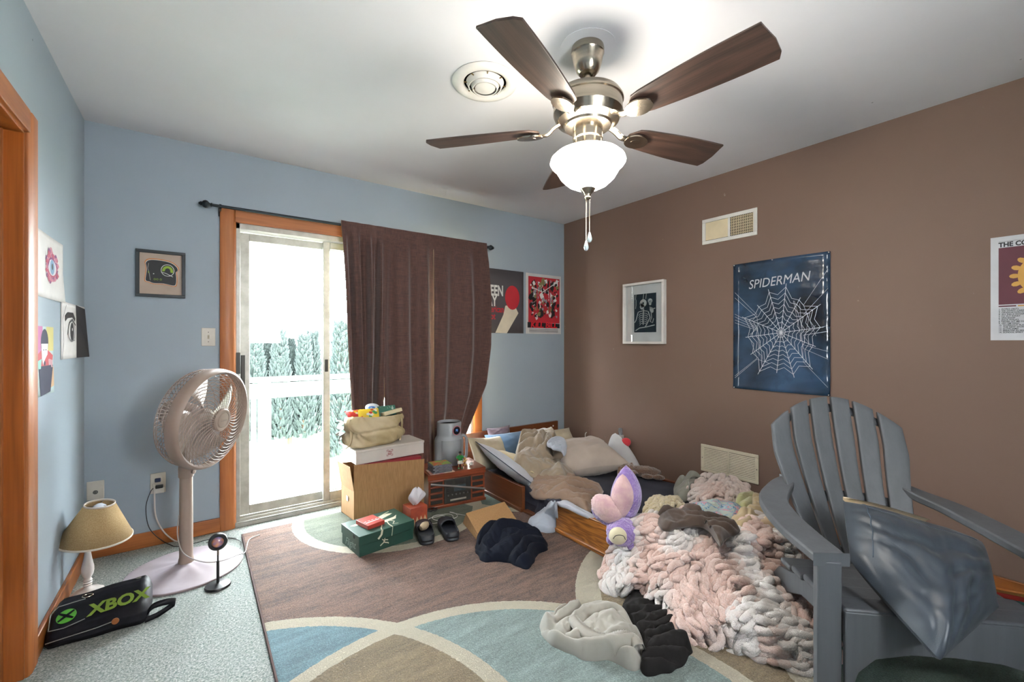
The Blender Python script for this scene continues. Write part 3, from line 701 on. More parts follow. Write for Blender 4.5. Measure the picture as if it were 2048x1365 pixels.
pr = MB().flat([(x*1.05, y*1.06) for x, y in to], .0064, 0).flat([(x*1.0, y*1.0) for x, y in to], .0067, 1).flat([(x*.97, y*.96) for x, y in to], .007, 2)
ringpoly(pr, ell(.03, .025, .032, .036), ell(.03, .025, .029, .033), .0075, 1)
pr.add([(x, y, .0075) for x, y in ell(.03, .022, .026, .03, 20, 0, -.4, 3.3)]+[(x, y, .0075) for x, y in ell(.03, .022, .013, .016, 20, 0, -.4, 3.3)], [(i, i+1, 21+i, 20+i) for i in range(19)], 3)
stroke(pr, [(.0, .012), (.02, .008), (.055, -.012)], .003, .0078, 1)
for cx in (-.03, -.018, -.002): ringpoly(pr, ell(cx, -.032, .005, .006, 14), ell(cx, -.032, .003, .004, 14), .0075, 3)
pr.flat(ell(-.035, .0, .003, .003, 10), .0075, 1).flat(ell(-.058, .008, .003, .007, 10), .0075, 3)
stroke(pr, [(-.058, .06), (-.062, .03), (-.055, .0), (-.05, -.04)], .0015, .0075, 1)
pr.build('print', [Or, Wt, K, Gr], f_, smooth=False)

# album poster on the grey wall, partly behind the curtain
gu0, gu1 = 2.468, 3.070; gz0, gz1 = 1.291, 1.888
g_ = wthing('back', 'band_poster', 'dark grey band poster with white and red lettering beside the curtain', 'poster', (gu0+gu1)/2, (gz0+gz1)/2, .0015)
MB().grid(lambda u, v: ((u-.5)*(gu1-gu0), (v-.5)*(gz1-gz0), .003*(1-abs(2*u-1)) if abs(u-.5) < .2 else .0018), 31, 6).build('paper', pm('poster_charcoal', '#4b474b', .5, ns=3), g_, sol=.0006, angle=40)
def gp(px, py):
    q = at(px, py, 1, 0); return (q.x-(gu0+gu1)/2, q.z-(gz0+gz1)/2)
rx_ = gp(1006, 590)[0]
text('lettering', 'GREEN', .135, Wt, g_, rx_, gp(1000, 592)[1], .0048, 'RIGHT', sx=.62, bold=.004)
text('lettering', 'DAY', .135, Wt, g_, gp(993, 612)[0], gp(990, 612)[1], .0048, 'RIGHT', sx=.62, bold=.004)
text('lettering', 'american', .085, Rd, g_, gp(1007, 625)[0], gp(1000, 625)[1], .0048, 'RIGHT', sx=.72, bold=.002)
text('lettering', 'idiot', .085, Rd, g_, gp(990, 638)[0], gp(990, 639)[1], .0048, 'RIGHT', sx=.72, bold=.002)
art = MB().flat([gp(*p) for p in ((990, 666), (1013, 667), (1036, 627), (1028, 610), (1010, 612), (1006, 630))], .0045, 1).flat(ell(*gp(1024, 596), .085, .115, 24), .0049, 0)
art.build('print', [Rd, Cr], g_, smooth=False)

# film poster, busy red and black collage
ku, kz, kw, kh = 3.331, 1.588, .462, .598
k_ = wthing('back', 'film_poster', 'red and black collage film poster with a white border beside the room corner', 'poster', ku, kz, .001)
MB().bb(-kw/2, kw/2, -kh/2, kh/2, 0, .0012).build('paper', pm('poster_white', '#c9c8c4', .6), k_, smooth=False)
rnd = random.Random(4); pr = MB().flat([(-kw/2+.03, -kh/2+.11), (kw/2-.02, -kh/2+.11), (kw/2-.02, kh/2-.03), (-kw/2+.03, kh/2-.03)], .0016, 0)
for i in range(170):
    cx = -kw/2+.055+rnd.random()*(kw-.1); cy = -kh/2+.17+rnd.random()*(kh-.23); r = .008+.02*rnd.random()
    pr.flat([(cx+r*rnd.uniform(.5, 1.2)*math.cos(a), cy+r*rnd.uniform(.5, 1.5)*math.sin(a)) for a in (0, .9, 1.8, 2.7, 3.6, 4.5, 5.4)], .0018+i*4e-6, rnd.choice((1, 1, 1, 2, 2, 3, 4)))
for cx in (-.09, .075): pr.flat([(cx-.008, -.1), (cx+.008, -.1), (cx+.008, .25), (cx-.008, .25)], .0026, 0)
stroke(pr, [(-.15, .16), (-.02, .12), (.2, .25)], .008, .0027, 2)
pr.flat([(-kw/2+.02, -kh/2+.06), (kw/2-.02, -kh/2+.06), (kw/2-.02, -kh/2+.105), (-kw/2+.02, -kh/2+.115)], .0026, 1)
for j in range(3): stroke(pr, [(-.19, -kh/2+.045-j*.013), (.19, -kh/2+.045-j*.013)], .004, .0018, 1)
pr.build('print', [Rd, K, Wt, pm('ink_olive', '#7f7a4a'), pm('ink_grey', '#8d9095')], k_, smooth=False)
text('lettering', 'KiLL BiLL', .085, pm('ink_brightred', '#d0202a'), k_, 0, -kh/2+.062, .003, 'CENTER', sx=1.05, bold=.003, shear=.1)

# skeleton photograph in a white frame
y0, y1, z0, z1 = -.781, -1.243, 1.182, 1.73
f_ = wthing('right', 'framed_picture', 'white framed photograph of skeletons on the brown wall', 'picture', (y0+y1)/2, (z0+z1)/2)
fw_, fh = abs(y1-y0)-.045, z1-z0-.02
frame(MB(), fw_, fh, .02, .042).build('frame', mat('frame_white', '#e6e3df', .35), f_, bevel=.0015)
MB().bb(-fw_/2+.01, fw_/2-.01, -fh/2+.01, fh/2-.01, .004, .012).build('mount', pm('mount_white', '#e8e8ec', .8), f_, smooth=False)
sk = MB().flat([(-.105, -.165), (.12, -.165), (.12, .165), (-.105, .165)], .0125, 0)
def S(pts, w): stroke(sk, pts, w, .0131, 1)
sk.flat(ell(-.01, .085, .035, .033), .0131, 1).flat(ell(-.022, .055, .022, .025, 20, .3), .0131, 1)
sk.flat(ell(-.01, .085, .009, .009, 12), .0136, 0).flat(ell(-.033, .078, .006, .008, 12), .0136, 0); stroke(sk, [(-.038, .052), (-.01, .05)], .006, .0136, 0)
sk.flat(ell(.06, .1, .022, .02), .0131, 1).flat(ell(.06, .078, .013, .016, 14), .0131, 1).flat(ell(.053, .098, .005, .005, 8), .0136, 0).flat(ell(.068, .098, .005, .005, 8), .0136, 0)
S([(-.005, .035), (-.008, -.0), (-.012, -.06), (-.01, -.1)], .01); S([(-.06, .012), (-.01, .02), (.035, .014)], .006)
for i in range(6):
    y = .0-i*.017; wd = .045-.002*i
    S([(-.01, y), (-.01-wd*.7, y-.004), (-.012-wd, y-.02)], .0045); S([(-.008, y), (-.008+wd*.7, y-.004), (-.006+wd, y-.02)], .0045)
S([(-.062, .01), (-.085, -.06), (-.1, -.08)], .008); S([(.04, .012), (.06, -.04), (.03, -.09), (.01, -.12)], .009)
S([(-.09, -.15), (-.05, -.128), (.02, -.12), (.105, -.105)], .008); S([(.055, .05), (.075, .03), (.11, .035)], .008)
sk.flat(ell(.075, .022, .018, .026, 14, .5), .0131, 1); S([(.07, .0), (.075, -.04), (.06, -.075), (.085, -.085), (.095, -.05)], .007)
for x in (-.085, -.005, .022): S([(x, .165), (x-.006, .12)], .006)
S([(-.085, .12), (-.085, .07), (-.09, .04)], .006)
sk.build('print', [pm('photo_blueblack', '#1c3140', .6), pm('photo_bone', '#c2c6c8', .6)], f_, smooth=False)
MB().bb(-fw_/2+.015, fw_/2-.015, -fh/2+.015, fh/2-.015, .018, .020).build('glazing', M_glass, f_, smooth=False)

# glossy blue-black poster
y0, y1, z0, z1 = -1.767, -2.354, .88, 1.76; pw, ph = y0-y1, z1-z0
p_ = wthing('right', 'glossy_poster', 'glossy blue-black poster with white web lines on the brown wall', 'poster', (y0+y1)/2, (z0+z1)/2, .001)
def gloss():
    m = bpy.data.materials.new('poster_gloss'); t = NT(m); b = t.b; v = t.coord((1, 1, 1))
    n = t.noise(v, 2.2, 3, .5, .5); n2 = t.noise(v, 9, 4, .6, .8)
    c = t.mix(t.ramp(n, .35, .68), lin('#10161f'), lin('#33506f')); c = t.mix(t.math('MULTIPLY', t.ramp(n2, .5, .75), .5), c, lin('#0c0f14'))
    t.l(c, b.inputs['Base Color']); b.inputs['Roughness'].default_value = .16; b.inputs['Specular IOR Level'].default_value = .6
    w = t.math('ADD', t.noise(t.coord((.6, 2, 1)), 3, 2), t.math('MULTIPLY', t.noise(v, 14, 2), .12)); t.bump(w, .35, .05); return m
def bow(x, y):
    e = max(0, (abs(y)/(ph/2)-.86)/.14); return .004+.012*e*e*(1-.8*abs(x)/(pw/2))+.002*math.sin(9*x+2*y)
MB().grid(lambda u, v: ((u-.5)*pw, (v-.5)*ph, bow((u-.5)*pw, (v-.5)*ph)), 15, 41).build('paper', gloss(), p_, sol=.0006, angle=180)
rnd = random.Random(11); wb_ = MB()
def web(pts, w):
    q = []
    for a, c in zip(pts, pts[1:]):
        for i in range(6): q.append((a[0]+(c[0]-a[0])*i/6, a[1]+(c[1]-a[1])*i/6))
    q.append(pts[-1]); P = [Vector((x, y, bow(x, y)+.0012)) for x, y in q]
    v = []
    for i in range(len(P)):
        t = P[min(i+1, len(P)-1)]-P[max(0, i-1)]; n = Vector((-t.y, t.x, 0)).normalized()*w/2; v += [P[i]+n, P[i]-n]
    wb_.add(v, [(2*i, 2*i+1, 2*i+3, 2*i+2) for i in range(len(P)-1)])
cx, cy = .02, -.05                             # a plain cobweb of spokes and sagging threads
spk = [(a*2*math.pi/14+.1, .24+.03*math.sin(a*2.3)) for a in range(14)]
for a, r in spk: web([(cx, cy), (cx+r*math.cos(a), cy+r*1.25*math.sin(a))], .003)
for k in range(1, 9):
    for (a, r), (b2, r2) in zip(spk, spk[1:]+[(spk[0][0]+2*math.pi, spk[0][1])]):
        f = k/8.6; m_ = (a+b2)/2; rm = f*(r+r2)/2*.86
        web([(cx+f*r*math.cos(a), cy+f*r*1.25*math.sin(a)), (cx+rm*math.cos(m_), cy+rm*1.25*math.sin(m_)), (cx+f*r2*math.cos(b2), cy+f*r2*1.25*math.sin(b2))], .0022)
for i in range(16):
    a = rnd.random()*6.283; sx_, sy_ = (pw/2-.012)*(1 if math.cos(a) > 0 else -1), rnd.uniform(-.40, .36)
    web([(cx+.2*math.cos(a), cy+.22*math.sin(a)), ((cx+sx_)/2, (cy+sy_)/2-.02), (sx_, sy_)], .0014)
wb_.build('web_lines', pm('ink_web', '#c8cdd6', .4), p_, smooth=False)
text('lettering', 'SPIDERMAN', .082, pm('ink_web2', '#b9bcc2', .4), p_, .0, ph/2-.175, .008, 'CENTER', sx=.86, sy=1.05, shear=.25, rot=3)
for sx_, sy_ in ((-1, 1), (1, 1), (-1, -1), (1, -1), (-.1, 1)):
    MB().lathe([(0, .006), (.003, .004), (.004, .0)], 8, M=T(sx_*(pw/2-.008), sy_*(ph/2-.006), .006+.012*(abs(sx_) < .5))).build('pin', Wt, p_)

# track-list poster at the right edge
y0, z0, z1 = -3.007, 1.217, 1.711; pw, ph = .35, z1-z0
c_ = wthing('right', 'album_poster', 'white track list poster with a maroon square at the right edge of the brown wall', 'poster', y0-pw/2, (z0+z1)/2, .001)
MB().bb(-pw/2, pw/2, -ph/2, ph/2, 0, .0012).build('paper', pm('poster_white2', '#c9c9cd', .55), c_, smooth=False)
L = -pw/2+.026
pr = MB().flat([(L, -.077), (-L, -.077), (-L, ph/2-.053), (L, ph/2-.053)], .0016, 0).flat([(L, -.088), (L+.055, -.088), (L+.055, -.082), (L, -.082)], .0016, 0).flat([(L+.06, -.088), (L+.115, -.088), (L+.115, -.082), (L+.06, -.082)], .0016, 1)
stroke(pr, [(L, ph/2-.024), (-L, ph/2-.024)], .0012, .0016, 2)
pr.flat(ell(.0, .055, .09, .1, 28), .0019, 1)
for i in range(7): pr.flat([(-.065, .0+i*.017), (.065, .0+i*.017), (.065, .005+i*.017), (-.065, .005+i*.017)], .0022, (2, 3, 0)[i % 3])
for i in range(18):
    a = i*2*math.pi/18; pr.flat(ell(.1*math.cos(a), .055+.11*math.sin(a), .016, .011, 9, a), .0021, 1)
pr.build('print', [pm('ink_maroon', '#5a2430'), pm('ink_gold', '#c99645'), K, pm('ink_wine', '#a0564a')], c_, smooth=False)
text('lettering', 'THE COLLEGE DROPOUT', .03, K, c_, L, ph/2-.049, .002, sx=.83, bold=.0012)
for i, s in enumerate(('INTRO (SKIT)', "WE DON'T CARE", 'GRADUATION DAY', 'ALL FALLS DOWN', "I'LL FLY AWAY", 'SPACESHIP', 'JESUS WALKS', 'NEVER LET ME DOWN', 'GET EM HIGH', 'WORKOUT PLAN (SKIT)', 'THE NEW WORKOUT PLAN', 'SLOW JAMZ', 'BREATHE IN BREATHE OUT', 'SCHOOL SPIRIT (SKIT)')):
    text('lettering', '%d. %s' % (i+1, s), .0095, K, c_, L, -.102-i*.0085, .002, sx=.95, bold=.0002)

# three drawings on the left wall
def sheet(label, y0, y1, z0, z1, paper, curl, bottom=0):
    w, h = y1-y0, z1-z0; t = wthing('left', 'drawing', label, 'drawing', (y0+y1)/2, (z0+z1)/2, .0015)
    def cz(x, y): return .001+curl*(max(0, x/(w/2)))**2*(.3+.7*max(0, -y/(h/2)))+bottom*(max(0, -y/(h/2)))**2
    MB().grid(lambda u, v: ((u-.5)*w, (v-.5)*h, cz((u-.5)*w, (v-.5)*h)), 13, 13).build('paper', paper, t, sol=.0006, angle=180)
    def put(mb):
        mb.v = [(x, y, z+cz(x, y)) for x, y, z in mb.v]; return mb
    return t, w, h, put
pp = pm('drawing_paper', '#d9d5d3', .8)
t, w, h, put = sheet('pink watercolour drawing of an eye on white paper by the doorway', -.895, -.505, 1.39, 1.655, pp, .012)
mb = MB(); rnd = random.Random(3)
for i in range(60):
    a = rnd.random()*6.283; r = rnd.uniform(.5, 1); x, y = .02+.10*r*math.cos(a), .01+.072*r*math.sin(a)
    mb.flat([(x+.022*rnd.uniform(.4, 1)*math.cos(b2), y+.016*rnd.uniform(.4, 1)*math.sin(b2)) for b2 in (0, 1, 2, 3, 4, 5)], .0010+i*1e-5, rnd.choice((0, 0, 1, 1, 2)))
mb.flat(ell(.02, .005, .072, .042), .0018, 1).flat(ell(.02, .004, .062, .034), .002, 3).flat(ell(.02, .006, .033, .032), .0022, 4).flat(ell(.02, .008, .013, .014, 16), .0024, 5)
stroke(mb, [(-.05, .0), (-.02, .036), (.02, .045), (.07, .028), (.1, .01)], .008, .0024, 2)
put(mb).build('print', [pm('wash_pink', '#c27f8f', .8), pm('wash_rose', '#b0566c', .8), pm('wash_plum', '#7d4a76', .8), pm('wash_pale', '#d7d3da', .8), pm('wash_blue', '#7f9fbe', .8), K], t, smooth=False)
t, w, h, put = sheet('black and white close-up drawing of an eye with dark hair by the room corner', -.52, -.055, 1.128, 1.398, pp, .025)
mb = MB().flat([(w*.14, -h/2), (w/2, -h/2), (w/2, h*.46), (w*.12, h/2), (w*.16, .03)], .0010, 0)
mb.flat([(-w*.36, h*.26), (-w*.25, h*.33), (-.0, h*.34), (w*.1, h*.24), (w*.08, h*.18), (-.02, h*.25), (-w*.25, h*.22), (-w*.34, h*.16)], .0012, 0)
mb.flat(ell(-.03, -.0, .075, .055), .0012, 1).flat(ell(-.03, -.0, .062, .045), .0014, 2).flat(ell(-.025, -.003, .04, .045), .0016, 0).flat(ell(-.02, .008, .01, .008, 12), .0018, 2)
stroke(mb, [(-.12, -.02), (-.08, .04), (-.02, .058), (.05, .03)], .008, .0018, 0); stroke(mb, [(-.09, -.03), (-.05, -.05), (.03, -.045)], .005, .0018, 1)
for i in range(8): stroke(mb, [(w*.2+.012*i, -h*.45+.01*i), (w*.19+.014*i, -.02), (w*.2+.013*i, h*.3)], .002, .0016, 1)
for i in range(12): mb.flat(ell(w*.19+.01*(i % 3), -.03-.008*i, .006, .005, 8), .002, 2)
stroke(mb, [(-w*.46, -h*.5), (-w*.40, -h*.2), (-w*.44, .2*h), (-w*.3, h*.45)], .006, .0012, 1)
put(mb).build('print', [pm('ink_umber', '#241d1f', .7), pm('pencil_grey', '#8b8688', .8), pp], t, smooth=False)
t, w, h, put = sheet('coloured drawing of a capped figure in red and black, lowest of the three drawings', -.925, -.657, .992, 1.272, pm('drawing_mint', '#b5c7c7', .8), .004)
mb = MB().flat([(-w/2, .0), (-w*.1, 0), (-w*.1, h/2), (-w/2, h/2)], .001, 0).flat([(w*.1, .04), (w*.48, .04), (w*.48, h/2), (w*.1, h/2)], .001, 1).flat([(w*.2, -h/2+.02), (w*.48, -h/2+.03), (w*.48, -.03), (w*.2, -.03)], .001, 6)
mb.flat([(-w*.45, .02), (-w*.1, .05), (w*.1, .05), (w*.45, .02), (w*.4, -.02), (-w*.4, -.02)], .0012, 2).flat([(-w*.3, -.02), (w*.45, -.02), (w*.3, -h*.47), (-w*.2, -h*.5)], .0014, 3)
mb.flat(ell(0, .075, w*.2, .055, 20), .0014, 3).flat([(-w*.18, .07), (w*.18, .07), (w*.14, .01), (w*.05, -.03), (-w*.05, -.03), (-w*.14, .01)], .0016, 4)
stroke(mb, [(-.022, .045), (-.008, .045)], .004, .0018, 3); stroke(mb, [(.01, .045), (.024, .045)], .004, .0018, 3); mb.flat(ell(0, -.01, .012, .01, 10), .0018, 3)
ringpoly(mb, ell(.0, -.075, .022, .035, 20), ell(0, -.075, .016, .028, 20), .0018, 2); stroke(mb, [(-.018, -.06), (0, -.085), (.02, -.07)], .005, .0019, 2)
mb.flat([(-w*.4, .0), (-w*.15, .01), (-w*.2, -.03), (-w*.42, -.03)], .0016, 5).flat([(w*.15, .01), (w*.42, 0), (w*.42, -.03), (w*.2, -.03)], .0016, 7)
put(mb).build('print', [pm('crayon_pink', '#b6709a', .8), pm('crayon_yellow', '#c9bd7a', .8), Rd, pm('crayon_navy', '#34344a', .8), Wt, pm('crayon_mint', '#8fbfb6', .8), pm('crayon_peach', '#d2ad86', .8), pm('crayon_rose', '#c59aa0', .8)], t, smooth=False)
# ------------------------------------------------------------------ boxes by the sliding door
M_card = mat('cardboard', '#a07a50', .8, col2='#8f6b44', ns=40, stretch=(4, 4, .3), bump=.05, bs=120)
M_cardd = mat('cardboard_print', '#8e6a41', .8)
A, C_, B, D = Vector((1.352, -.375, 0)), Vector((1.80, -.50, 0)), Vector((1.325, -.165, 0)), Vector((1.77, -.26, 0))
bx_ = thing('cardboard_box', 'large brown cardboard box with raised flaps under the white box', 'box', (A.x, A.y, 0))
def wallq(p, q, z0, z1, th=.004, lean=0):
    p = p-A; q = q-A; n = Vector((q.y-p.y, p.x-q.x, 0)).normalized(); m = MB(); o = n*th; l = n*lean
    v = [p+Vector((0, 0, z0)), q+Vector((0, 0, z0)), q+l+Vector((0, 0, z1)), p+l+Vector((0, 0, z1))]
    v = v+[x-o for x in v]
    return m.add(v, [(0, 1, 2, 3), (7, 6, 5, 4), (0, 4, 5, 1), (1, 5, 6, 2), (2, 6, 7, 3), (3, 7, 4, 0)])
for nm, p, q in (('front_panel', A, C_), ('right_panel', C_, D), ('back_panel', D, B), ('left_panel', B, A)):
    wallq(p, q, .013 if p in (A, C_) and q in (A, C_) else .013, .205).build(nm, M_card, bx_, smooth=False)
wallq(A, C_, .206, .385, lean=.012).build('front_flap', M_card, bx_, smooth=False)
wallq(B, A, .206, .375, lean=.028).build('left_flap', M_card, bx_, smooth=False)
wallq(D, B, .206, .36, lean=-.01).build('back_flap', M_card, bx_, smooth=False)
q0 = A+(C_-A)*.0
MB().prism([tuple((p-A)[:2]) for p in (A, C_, D, B)], .013, .017).build('bottom_panel', M_card, bx_, smooth=False)
MB().bb(0, .03, -.0008, .0, 0, .035, M=T(*(B+(A-B)*.45-A)) @ RZ(math.degrees(math.atan2((A-B).y, (A-B).x))) @ T(0, -.003, .12)).build('tape_patch', mat('tape', '#cfc3ae', .3), bx_, smooth=False)
# stacked thin red box then the white box, resting across the flaps
rb_ = MB().bb(0, .40, 0, .17, 0, .045).build('flat_box', mat('box_red', '#8e1e2c', .5), None, bevel=.002)
rb_.location = (1.42, -.385, .335); rb_.rotation_euler = (0, 0, math.radians(-4)); tag(rb_, 'flat red box squeezed under the white box', 'box')
wb2 = thing('white_box', 'long white cardboard box with red square logo under the tote bag', 'box', (1.362, -.388, .386), math.radians(-7))
M_wbox = mat('box_white', '#c9c2ba', .6, col2='#bdb6ae', ns=5)
wb2.rotation_euler = (0, 0, math.radians(3))
MB().bb(0, .50, 0, .27, 0, .09).build('body', M_wbox, wb2, bevel=.002)
MB().bb(-.003, .503, -.003, .273, .078, .094).build('lid', M_wbox, wb2, bevel=.002)
M_redink = mat('logo_red', '#8f2f33', .6)
def trulogo(M, s=1.):
    mb = MB()
    for sx in (-1, 1):
        for sy in (-1, 1):
            mb.bb(min(sx*.026*s, sx*.010*s), max(sx*.026*s, sx*.010*s), min(sy*.026*s, sy*.023*s), max(sy*.026*s, sy*.023*s), 0, .0006, M=M)
            mb.bb(min(sx*.026*s, sx*.023*s), max(sx*.026*s, sx*.023*s), min(sy*.026*s, sy*.010*s), max(sy*.026*s, sy*.010*s), 0, .0006, M=M)
    mb.build('logo_bracket', M_redink, wb2, smooth=False)
    text('lettering', 'TRU', .019*s, M_redink, wb2, 0, .003*s, .0006, 'CENTER', M=M, bold=.0006)
    text('lettering', 'RED', .019*s, M_redink, wb2, 0, -.016*s, .0006, 'CENTER', M=M, bold=.0006)
trulogo(T(.235, -.0034, .046) @ RX(90), .85)
trulogo(T(-.0034, .15, .046) @ RZ(-90) @ RX(90), .8)

# woven tote bag
M_tote = mat('tote_woven', '#c2b294', .65, col2='#a8966f', ns=5, bump=.35, bs=260, bd=.003)
tt = thing('tote_bag', 'cream woven tote bag stuffed with packages on the white box', 'bag', (1.515, -.262, .485), math.radians(5))
def totef(u, v, ins=0.):
    a = u*2*math.pi; n = 3.2
    c, s = math.cos(a), math.sin(a)
    w = .178+.012*math.sin(3.1*v); d = .095-.01*v
    x = w*math.copysign(abs(c)**(2/n), c); y = d*math.copysign(abs(s)**(2/n), s)
    bulge = .014*math.sin(v*math.pi)+.010*math.sin(v*9+2*a)+.006*math.sin(5*a+11*v)+.004*math.sin(17*a+23*v)
    k = 1+(bulge-ins)/.14
    fold = -.016*math.exp(-((v-.52-.06*math.sin(a*1.3))/.06)**2)
    k += fold/.13
    if v < .08: k *= .88+1.5*v
    z = .205*v+.008*math.sin(2*a+.6)*v
    return (x*k+.012*v, y*k, z)
b_ = MB().grid(totef, 96, 36, wrapu=True); b_.f.append(tuple(range(96))[::-1]); b_.m.append(0)
b_.build('body', M_tote, tt, sol=.002, angle=60)
for pts in ([(-.17, -.05, .2), (-.18, -.055, .15), (-.178, -.075, .09), (-.19, -.08, .04), (-.215, -.075, .012), (-.235, -.06, .008)], [(.165, -.06, .2), (.195, -.06, .17), (.20, -.055, .1), (.188, -.06, .04), (.18, -.065, .01)]):
    P = smoothpts(pts, 6); m = MB(); n = len(P)
    m.add([(p.x-.011, p.y-.008, p.z) for p in P]+[(p.x+.011, p.y+.008, p.z) for p in P], [(i, i+1, n+i+1, n+i) for i in range(n-1)]); m.build('strap', M_tote, tt, sol=.002)
tl = MB()
# silver foil packet crumpled at the left of the bag
fp = thing('foil_packet', 'crinkled silver foil packet sticking out left of the tote bag', 'packet', (1.348, -.235, .485))
def foil(u, v):
    x = .03*math.sin(v*3.1416)*(1 if u > .5 else -1)*abs(2*u-1)+.012*math.sin(v*22); return (-.03+x-.025*abs(math.sin(v*14)), (u-.5)*.1, .01+.17*v)
MB().grid(foil, 9, 28).build('wrapper', mat('foil_silver', '#a5a5a3', .3, .7), fp, sol=.001, angle=25)
# things inside the tote
def packet(label, x, y, z, w, h, rz, tilt, cols, seed):
    rnd = random.Random(seed); t = thing('snack_packet', label, 'snack packet', (x, y, z), rot=Euler((math.radians(tilt), 0, math.radians(rz))), group=None)
    def f(u, v, s): 
        e = math.sin(u*math.pi)*math.sin(v*math.pi); return ((u-.5)*w, s*.018*e**.5+.002*math.sin(30*u+9*v), (v-.5)*h)
    mb = MB().grid(lambda u, v: f(u, v, -1), 12, 10).grid(lambda u, v: f(u, v, 1), 12, 10); mb.build('pouch', mat('pkt'+cols[0], cols[0], .3), t, angle=60)
    pr = MB()
    for i in range(9):
        u, v = rnd.uniform(.15, .85), rnd.uniform(.2, .8); p = f(u, v, -1)
        pr.add([(p[0]+.014*math.cos(a), p[1]-.0022, p[2]+.011*math.sin(a)) for a in (0, 1.2, 2.4, 3.6, 5)], [(0, 1, 2, 3, 4)], i % (len(cols)-1))
    pr.build('print', [mat('pkt'+c, c, .35) for c in cols[1:]], t, smooth=False)
packet('red and orange snack packet at the left of the tote opening', 1.40, -.26, .70, .13, .10, 12, -55, ('#b8302a', '#d9762b', '#d8c23a', '#d9d5cf'), 1)
packet('yellow snack packet in front of the yogurt tub', 1.475, -.30, .70, .14, .09, -8, -35, ('#d8b62c', '#d9d5cf', '#b8302a', '#3a8f4a'), 2)
tub = thing('yogurt_tub', 'white and blue plastic tub in the tote bag', 'tub', (1.512, -.255, .70), rot=Euler((math.radians(-38), math.radians(18), 0)))
MB().lathe([(0, -.05), (.034, -.05), (.046, .045), (.049, .047), (.049, .051), (.044, .051), (.042, .045), (.032, -.045), (0, -.045)], 32).build('cup', mat('tub_white', '#c9ced4', .35), tub, angle=40)
MB().lathe([(.0375, -.03), (.0452, .03)], 32, caps=False).build('label_band', mat('tub_blue', '#2b5fa3', .4, col2='#c9ced4', ns=18, lohi=(.5, .54)), tub)
gb = MB().bb(-.075, .075, -.04, .04, -.035, .035).build('tea_box', mat('box_teal', '#1f5a4b', .5, col2='#b9c4bd', ns=26, lohi=(.62, .66)), None, bevel=.002)
gb.location = (1.605, -.235, .70); gb.rotation_euler = (math.radians(-20), 0, math.radians(4)); tag(gb, 'dark green printed carton in the tote bag', 'box')
cb = MB().bb(-.07, .07, -.045, .045, -.012, .012).bb(-.068, .068, -.043, .043, .012, .014).build('cream_box', mat('box_cream', '#cdbf9d', .6), None, bevel=.002)
cb.location = (1.635, -.29, .70); cb.rotation_euler = (math.radians(-12), math.radians(-8), math.radians(10)); tag(cb, 'small cream carton at the right of the tote opening', 'box')

# green shoe box
M_sg = mat('shoebox_green', '#25473c', .45, col2='#1f3f35', ns=4)
M_cream = mat('print_cream', '#cdc3ab', .6)
sb = thing('shoe_box', 'dark green shoe box with cream print on the rug', 'box', (1.385, -.755, ZR), math.radians(7))
SW, SD, SH = .345, .25, .115
MB().bb(-SW/2+.004, SW/2-.004, -SD/2+.004, SD/2-.004, 0, .085).build('base', M_sg, sb, bevel=.002)
lid = MB().bb(-SW/2, SW/2, -SD/2, SD/2, .062, SH).build('lid', M_sg, sb, bevel=.002)
LM = T(-SW/2-.0006, 0, 0) @ RZ(-90) @ RX(90)      # left end, x runs along -y .. towards the viewer's right
text('lettering', 'Flight', .06, mat('print_silver', '#8fa39a', .4), sb, 0.0, .022, .0012, 'CENTER', sx=1.1, shear=.4, rot=6, M=T(.004, 0, 0) @ LM)
MB().lathe([(0, 0), (.012, 0), (.012, .0008), (0, .0008)], 20, M=LM @ T(.06, .098, 0)).build('finger_hole', M_void, lid)
FMs = T(0, -SD/2-.0006+.004, 0) @ RX(90)
jm = MB()                                         # leaping figure emblem on the long side
for pts, w in (([(0, .012), (-.003, -.002)], .009), ([(-.002, .008), (-.012, .016), (-.018, .028)], .005), ([(0, .01), (.012, .008), (.022, .004)], .005), ([(-.003, -.002), (-.014, -.008), (-.026, -.016)], .0065), ([(-.002, -.002), (.01, -.008), (.022, -.012), (.026, -.018)], .006)):
    stroke(jm, [(x-.02, y+.042) for x, y in pts], w, .0010)
jm.flat(ell(-.018, .0595, .0045, .005, 12), .0010).flat(ell(-.039, .072, .004, .004, 12), .0010)
jm.v = [tuple(FMs @ Vector(p)) for p in jm.v]; jm.build('emblem', M_cream, sb, smooth=False)
# printed shoe-and-lace pattern on the lid, running over its edge
pr = MB(); zt = SH+.0006
for poly in ([(-.05, .02), (.0, .06), (.09, .075), (.125, .06), (.1, .045), (.03, .02), (.0, -.005)], [(.02, -.01), (.10, .0), (.13, .02), (.1, -.03), (.03, -.04)], [(-.15, .05), (-.1, .06), (-.09, .03), (-.13, .03)]): pr.flat(poly, zt)
for pts in ([(.0, -.03), (-.01, -.07), (-.03, -.1), (-.035, -.12)], [(.04, -.03), (.03, -.08), (.03, -.124)], [(.06, -.03), (.075, -.06), (.05, -.09), (.08, -.1)], [(-.02, .01), (.01, .05), (.12, .1)]): stroke(pr, pts, .006, zt)
pr.build('print', M_cream, lid, smooth=False)
for pts_, w_s in (([(-.035, .116), (-.04, .09), (-.06, .07)], .012), ([(.03, .116), (.027, .085), (.024, .064)], .004)):
    pr = MB(); stroke(pr, pts_, w_s, .0008)
    pr.v = [tuple(T(0, -SD/2-.0002, 0) @ RX(90) @ Vector(p)) for p in pr.v]; pr.build('print', M_cream, lid, smooth=False)
